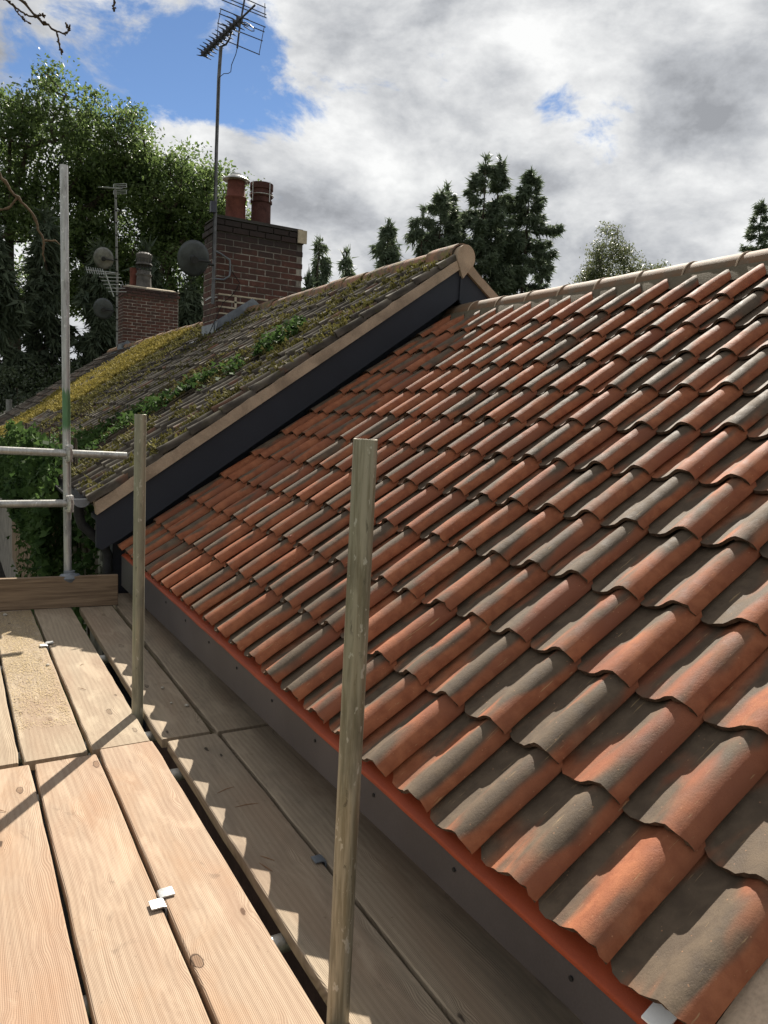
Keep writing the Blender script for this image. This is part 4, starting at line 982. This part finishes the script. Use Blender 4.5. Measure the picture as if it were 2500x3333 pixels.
# far roof beyond the cottages with its little vent pipe
fr = empty('far_outbuilding', (1.6, 26, GZ), 'low grey roof edge beyond the far end of the cottages', 'building')
mb = MB(); mb.add([(-1.5, 21.5, -.55), (1.25, 21.5, 1.12), (1.35, 23.0, 1.22), (-1.5, 30, -.5)], [(0, 1, 2, 3)]); s = part(fr, mb, 'roof', M_STONE); mm = s.modifiers.new('t', 'SOLIDIFY'); mm.thickness = .1
mb = MB(); mb.box((-1.2, 21.8, GZ), (1.2, 23.0, -.7)); part(fr, mb, 'wall', M_WALL)
mb = MB(); mb.tube([(.44, 21.9, .5), (.44, 21.9, 1.02)], .075, 12); part(fr, mb, 'vent_pipe', M_MASTL, 50)

# ------------------------------------------------------------------ scaffold
ZB = -.348
def board(x0, x1, y0, y1, mat, label, dz=0., rot=0., clipc=0.):
    L = y1-y0; wd = x1-x0; o = empty('scaffold_board', (x0, y0, ZB-.038), label, 'scaffold board', 'boards of the scaffold platform') if False else None
    mb = MB(); rgb = random.Random(int(x0*1000)+int(y0*77)); n = 26
    ys_ = np.linspace(0, L, n); tk = .038
    pts = []
    for i_, y in enumerate(ys_):
        e0 = .0025*mnoise.noise(Vector((y*2.2, x0*9, 0)))+.0008*rgb.gauss(0, 1); e1 = .0025*mnoise.noise(Vector((y*2.2, x0*9, 5)))+.0008*rgb.gauss(0, 1)
        ee = 0
        if i_ in (0, n-1): ee = .003
        bw = .002*mnoise.noise(Vector((y*.8, x0*5, 8)))
        pts.append([(e0+ee, y, 0), (wd+e1-ee, y, 0), (wd+e1-ee, y, tk-.003+bw), (wd+e1-ee-.004, y, tk+bw), (e0+ee+.004, y, tk+bw), (e0+ee, y, tk-.003+bw)])
    for r_ in pts: mb.V += r_
    for a in range(n-1):
        for k in range(6): q = a*6+k; q2 = a*6+(k+1) % 6; mb.F.append((q, q2, q2+6, q+6))
    mb.F.append(tuple(range(5, -1, -1))); mb.F.append(tuple((n-1)*6+k for k in range(6)))
    o = mb.build('scaffold_board', mat, None, None, (x0, y0, ZB-tk+dz), (0, 0, rot)); tag(o, label, 'scaffold board', 'boards of the scaffold platform')
    return o
board(-1.255, -1.030, -1.6, 2.02, M_BN, 'near scaffold board farthest to the left, only just in view')
board(-1.010, -.785, -1.6, 2.028, M_BN, 'near scaffold board at the left edge of the platform, sunlit, beside the clipped pair')
board(-.772, -.553, -1.6, 2.022, M_BN, 'sunlit near scaffold board left of the silver Z clips')
board(-.541, -.336, -1.6, 2.050, M_BN, 'sunlit near scaffold board right of the silver Z clips, beside the wide gap', .004)
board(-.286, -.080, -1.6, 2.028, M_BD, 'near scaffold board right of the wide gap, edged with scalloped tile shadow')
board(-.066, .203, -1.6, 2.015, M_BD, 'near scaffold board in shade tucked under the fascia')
board(-1.045, -.818, 2.062, 4.335, M_BF, 'far scaffold board at the left edge, lit, running to the toe board')
board(-.803, -.578, 2.058, 4.335, M_BF, 'far scaffold board dusted with sawdust')
board(-.562, -.343, 2.065, 4.335, M_BF, 'far scaffold board between the sawdust and the wide gap')
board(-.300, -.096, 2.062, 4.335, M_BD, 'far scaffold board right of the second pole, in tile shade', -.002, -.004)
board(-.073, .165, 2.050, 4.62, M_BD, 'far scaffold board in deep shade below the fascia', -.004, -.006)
tb = MB(); tb.box((-1.5, 0, 0), (-.055, .038, .205)); tbo = tb.build('toe_board', M_TOE, None, None, (0, 4.258, ZB+.002), (0, 0, R(-6)), bevel=.003); tag(tbo, 'brown toe board standing on edge across the far end of the platform', 'toe board')

def pole(label, x, y, z0, z1, mat, lean=(0, 0), r=.0242):
    mb = MB(); n = 20; L = z1-z0
    prof = [(r, 0), (r, L*.25), (r, L*.5), (r, L*.75), (r, L-.001), (r-.001, L), (r-.004, L), (r-.004, L-.15), (0, L-.15)]
    mb.lathe(prof, (0, 0, 0), n); o = mb.build('scaffold_pole', mat, None, 40, (x, y, z0), (lean[0], lean[1], 0))
    return tag(o, label, 'scaffold pole', 'upright scaffold poles')
pole('nearest weathered scaffold pole standing in front of the new tiles', -.307, .455, -1.05, .932, M_TUBE_OLD, (0, R(.1)), .0249)
pole('second scaffold pole, dull green-grey, standing in the wide gap between boards', -.330, 2.366, -1.2, .945, M_TUBE_GRN)
fr = empty('guard_rail_scaffold', (-.345, 4.385, -2.9), 'far galvanised scaffold frame: green-stained upright with two guard rails and clamps', 'scaffold')
mb = MB(); r = .0242; z0, z1 = -.9, 2.435
mb.lathe([(r, 0), (r, 1.1), (r, 2.2), (r, z1-z0), (r-.004, z1-z0), (r-.004, z1-z0-.1), (0, z1-z0-.1)], (0, 0, 0), 20)
fp = mb.build('upright_pole', M_TUBE_NEW, fr, 40, (.0, .0, z0+2.9), (0, R(-.45), 0))
mb = MB(); mb.tube([(-1.9, 4.335, .700), (.005, 4.325, .650)], .0242, 20); part(fr, mb, 'guard_rail', M_LEDG, 40)
mb = MB(); mb.tube([(-1.9, 4.335, .333), (-.330, 4.335, .336)], .0242, 20); part(fr, mb, 'guard_rail', M_LEDG, 40)
for (x, z) in ((-.352, .662), (-.348, .336)):
    mb = MB()
    mb.tube([(x, 4.30, z-.052), (x+.003, 4.296, z), (x, 4.30, z+.048)], [.016, .022, .017], 8)
    mb.box((x-.022, 4.305, z-.055), (x+.022, 4.40, z-.040)); mb.box((x-.022, 4.305, z+.036), (x+.022, 4.40, z+.050))
    c = part(fr, mb, 'coupler', M_COUP, 40)
    mb = MB(); mb.tube([(x+.004, 4.305, z+.040), (x+.004, 4.268, z+.042)], .0165, 6); mb.tube([(x+.004, 4.267, z+.042), (x+.004, 4.258, z+.042)], .008, 8); part(fr, mb, 'bolt', M_GALV)
mb = MB(); mb.tube([(-.40, 4.345, -.150), (-.37, 4.322, -.155), (-.345, 4.315, -.155), (-.32, 4.322, -.155), (-.29, 4.345, -.150)], [.020, .030, .034, .030, .020], 8); mb.tube([(-.345, 4.36, -.175), (-.345, 4.36, -.115)], .035, 14)
part(fr, mb, 'base_clamp', M_LEAD, 40)
# transoms carrying the boards
for (y, lb) in ((.82, 'near scaffold transom tube glimpsed in the gap under the boards'), (2.24, 'scaffold transom tube under the middle board joint'), (3.35, 'scaffold transom tube under the far boards'), (1.86, 'scaffold transom tube just before the board joint')):
    mb = MB(); mb.tube([(-1.7, 0, 0), (.185, 0, 0)], .0242, 16); o = mb.build('scaffold_transom', M_LEDG, None, 40, (0, y, ZB-.039-.0245)); tag(o, lb, 'scaffold tube', 'transoms under the boards')
# Z clips between boards
def clip(x, y, label, s=1.12, mat=M_GALV, dz=0.):
    t = empty('board_clip', (x, y, ZB), label, 'board clip', 'steel clips holding the boards')
    for sg, yy in (((-1, -.028), (1, .012)) if mat == M_GALV else ((-1, -.01),)):
        w2 = .032*s; l2 = .034*s
        pr = [(0, -.030), (0, .000), (sg*.004, .005), (sg*.010, .0065), (sg*w2, .0065), (sg*w2, .0105), (sg*.006, .0105), (sg*-.003, .007), (sg*-.005, .000), (sg*-.005, -.030)]
        mb = MB(); mb.prism(pr, 1, yy-.004, yy-.004+l2); o = mb.build('clip_plate', mat, t, 40); o.location.z = dz
    return t
clip(-.547, 1.030, 'silver steel clip bridging two sunlit near boards')
clip(-.573, 3.50, 'small steel clip between the two far boards beside the sawdust')
c3 = clip(-.073, 1.02, 'dark flat steel clip on the shaded board beside the near pole', 1., M_LEAD)
# sawdust, stones, splinters
rg = np.random.default_rng(77); P = []
while len(P) < 15000:
    x = rg.uniform(-.80, -.585); y = rg.uniform(2.35, 4.3); e = mnoise.noise(Vector((x*9, y*3, 1)))+.5*mnoise.noise(Vector((x*30, y*14, 2)))
    if e*.8 + (y-3.0)*.45 - 2.0*abs(x+.70) < rg.uniform(-.9, .8): continue
    P.append((x, y, ZB+.0015+abs(rg.normal(0, .0012))))
P = np.array(P); n = len(P); a = rg.uniform(0, 6.28, n); s = rg.uniform(.0012, .0036, n)
tri = [P+np.stack([np.cos(a+q)*s, np.sin(a+q)*s, rg.uniform(-.5, 1, n)*s*.5], 1) for q in (0, 2.1, 4.2)]
ob('sawdust', fast_mesh('sawdust', np.stack(tri, 1).reshape(-1, 3), np.arange(n*3).reshape(-1, 3), M_SAW), None, kind='stuff', label='pale yellow sawdust scattered over the far boards by the toe board', category='sawdust')
def pebble(x, y, r, label, mat=M_STONE, name='stone', cat='stone'):
    bm = bmesh.new(); bmesh.ops.create_icosphere(bm, subdivisions=2, radius=r)
    for v in bm.verts: v.co *= 1+.25*mnoise.noise(v.co*60+Vector((x*9, y, 0))); v.co.z *= .6
    me = bpy.data.meshes.new(name); bm.to_mesh(me); bm.free(); me.materials.append(mat); me.polygons.foreach_set('use_smooth', [True]*len(me.polygons))
    o = ob(name, me, None, (x, y, ZB+r*.5)); tag(o, label, cat)
pebble(-.735, 4.22, .014, 'pale pebble on the board against the toe board')
pebble(-.16, 2.62, .008, 'small grey stone on the shaded far board'); pebble(-.115, 2.36, .010, 'grey stone chip near the shaded board joint')
pebble(-.605, 3.15, .009, 'flat grey chip lying on the sawdust board'); pebble(-.17, 2.42, .006, 'tiny crumb of mortar on the shaded far board')
M_NEED = simple('dead_needle', (.20, .10, .05), .8, .2)
def sliver(x, y, a, l, label):
    mb = MB(); mb.tube([(-l/2, 0, 0), (0, .002, .002), (l/2, 0, 0)], [.0006, .0013, .0005], 5); o = mb.build('wood_splinter', M_NEED, None, None, (x, y, ZB+.002), (0, 0, a)); tag(o, label, 'splinter', 'splinters lying on the boards')
for q, (x, y, a, l) in enumerate([(-.50, 2.75, 2.2, .05), (-.20, 1.55, .3, .07), (-.17, 1.42, -.1, .08), (-.66, 2.5, 2.5, .03), (-.22, 1.10, 2.2, .05), (-.24, 1.06, 1.9, .06), (-.90, 1.72, 2.3, .05), (-.93, 1.42, 1.8, .03), (-.45, 3.1, .8, .03)]):
    sliver(x, y, a, l, ['brown splinter in the middle of a lit far board', 'thin splinter on the shaded near board, upper one', 'thin splinter on the shaded near board, lower one', 'short splinter on the sawdust board near the joint',
        'curled bark sliver by the scalloped shadow, farther', 'curled bark sliver by the scalloped shadow, nearer', 'reddish splinter on the leftmost near board', 'short reddish splinter by the left board gap', 'short splinter on the far board below the shade line'][q])

# ------------------------------------------------------------------ bare branches
def branch(name, label, paths, mat, buds=True, seed=1, loc=None):
    rg = random.Random(seed); t = empty(name, loc or paths[0][0][0], label, 'branch')
    mb = MB()
    for pts, r0, r1 in paths:
        P = [Vector(p) for p in pts]; Q = []
        for a in range(len(P)-1):
            for s in range(5): Q.append(P[a].lerp(P[a+1], s/5)+Vector((rg.gauss(0, 1), rg.gauss(0, 1), rg.gauss(0, 1)))*r0*.35)
        Q.append(P[-1]); m = len(Q); rs = [r0+(r1-r0)*k/(m-1) for k in range(m)]
        rs = [x*(1.45 if rg.random() < .22 else 1) for x in rs]
        mb.tube(Q, rs, 7)
    part(t, mb, 'stem', mat, 60)
    if buds:
        mb = MB()
        for pts, r0, r1 in paths:
            P = [Vector(p) for p in pts]
            for k in range(9):
                a = rg.random()**.5*(len(P)-1.001); i = int(a); p = P[i].lerp(P[i+1], a-i); d = Vector((rg.gauss(0, 1), rg.gauss(0, 1), rg.gauss(0, 1))).normalized()
                mb.tube([p, p+d*.006, p+d*.010], [.0022, .0034, .001], 6)
            mb.tube([P[-1]-(P[-1]-P[-2]).normalized()*.003, P[-1]+(P[-1]-P[-2]).normalized()*.006], [.004, .0025], 6)
        part(t, mb, 'buds', mat, 60, kind='stuff')
    return t
T = lambda x, z, y=2.5: (x, y, z)
branch('bare_branch', 'knobbly bare twig hanging into the top left corner of the sky', [
    ([T(-.86, 2.60), T(-.79, 2.50), T(-.756, 2.476), T(-.701, 2.432), T(-.633, 2.401)], .0052, .0040),
    ([T(-.633, 2.401), T(-.625, 2.37), T(-.615, 2.325)], .0032, .0024), ([T(-.633, 2.401), T(-.605, 2.400), T(-.590, 2.412), T(-.585, 2.433)], .0034, .0024), ([T(-.585, 2.415), T(-.597, 2.437)], .0024, .002),
    ([T(-.701, 2.432), T(-.735, 2.428), T(-.76, 2.437), T(-.785, 2.45), T(-.83, 2.475)], .0032, .0036), ([T(-.785, 2.45), T(-.765, 2.425), T(-.745, 2.408), T(-.727, 2.403)], .0026, .0026), ([T(-.701, 2.432), T(-.690, 2.442), T(-.676, 2.445)], .0030, .0028)], M_TWIG, seed=3)
branch('bare_branch', 'short bare twig tip poking down from the top edge beside the blue sky', [([T(-.432, 2.66), T(-.424, 2.60), T(-.423, 2.576), T(-.419, 2.54)], .0050, .0030)], M_TWIG, seed=5)
U = lambda x, z, y=7.: (x, y, z)
branch('dead_branch', 'brown dead branch bending down at the left edge in front of the leafy trees', [
    ([U(-.75, 3.20), U(-.574, 2.983), U(-.464, 2.825), U(-.313, 2.691), U(-.217, 2.46)], .014, .010), ([U(-.217, 2.46), U(-.225, 2.38), U(-.212, 2.27)], .012, .004), ([U(-.217, 2.46), U(-.12, 2.475), U(-.03, 2.42)], .009, .003),
    ([U(-.44, 2.80), U(-.50, 2.70), U(-.62, 2.655)], .010, .007)], M_DEAD, False, 9)
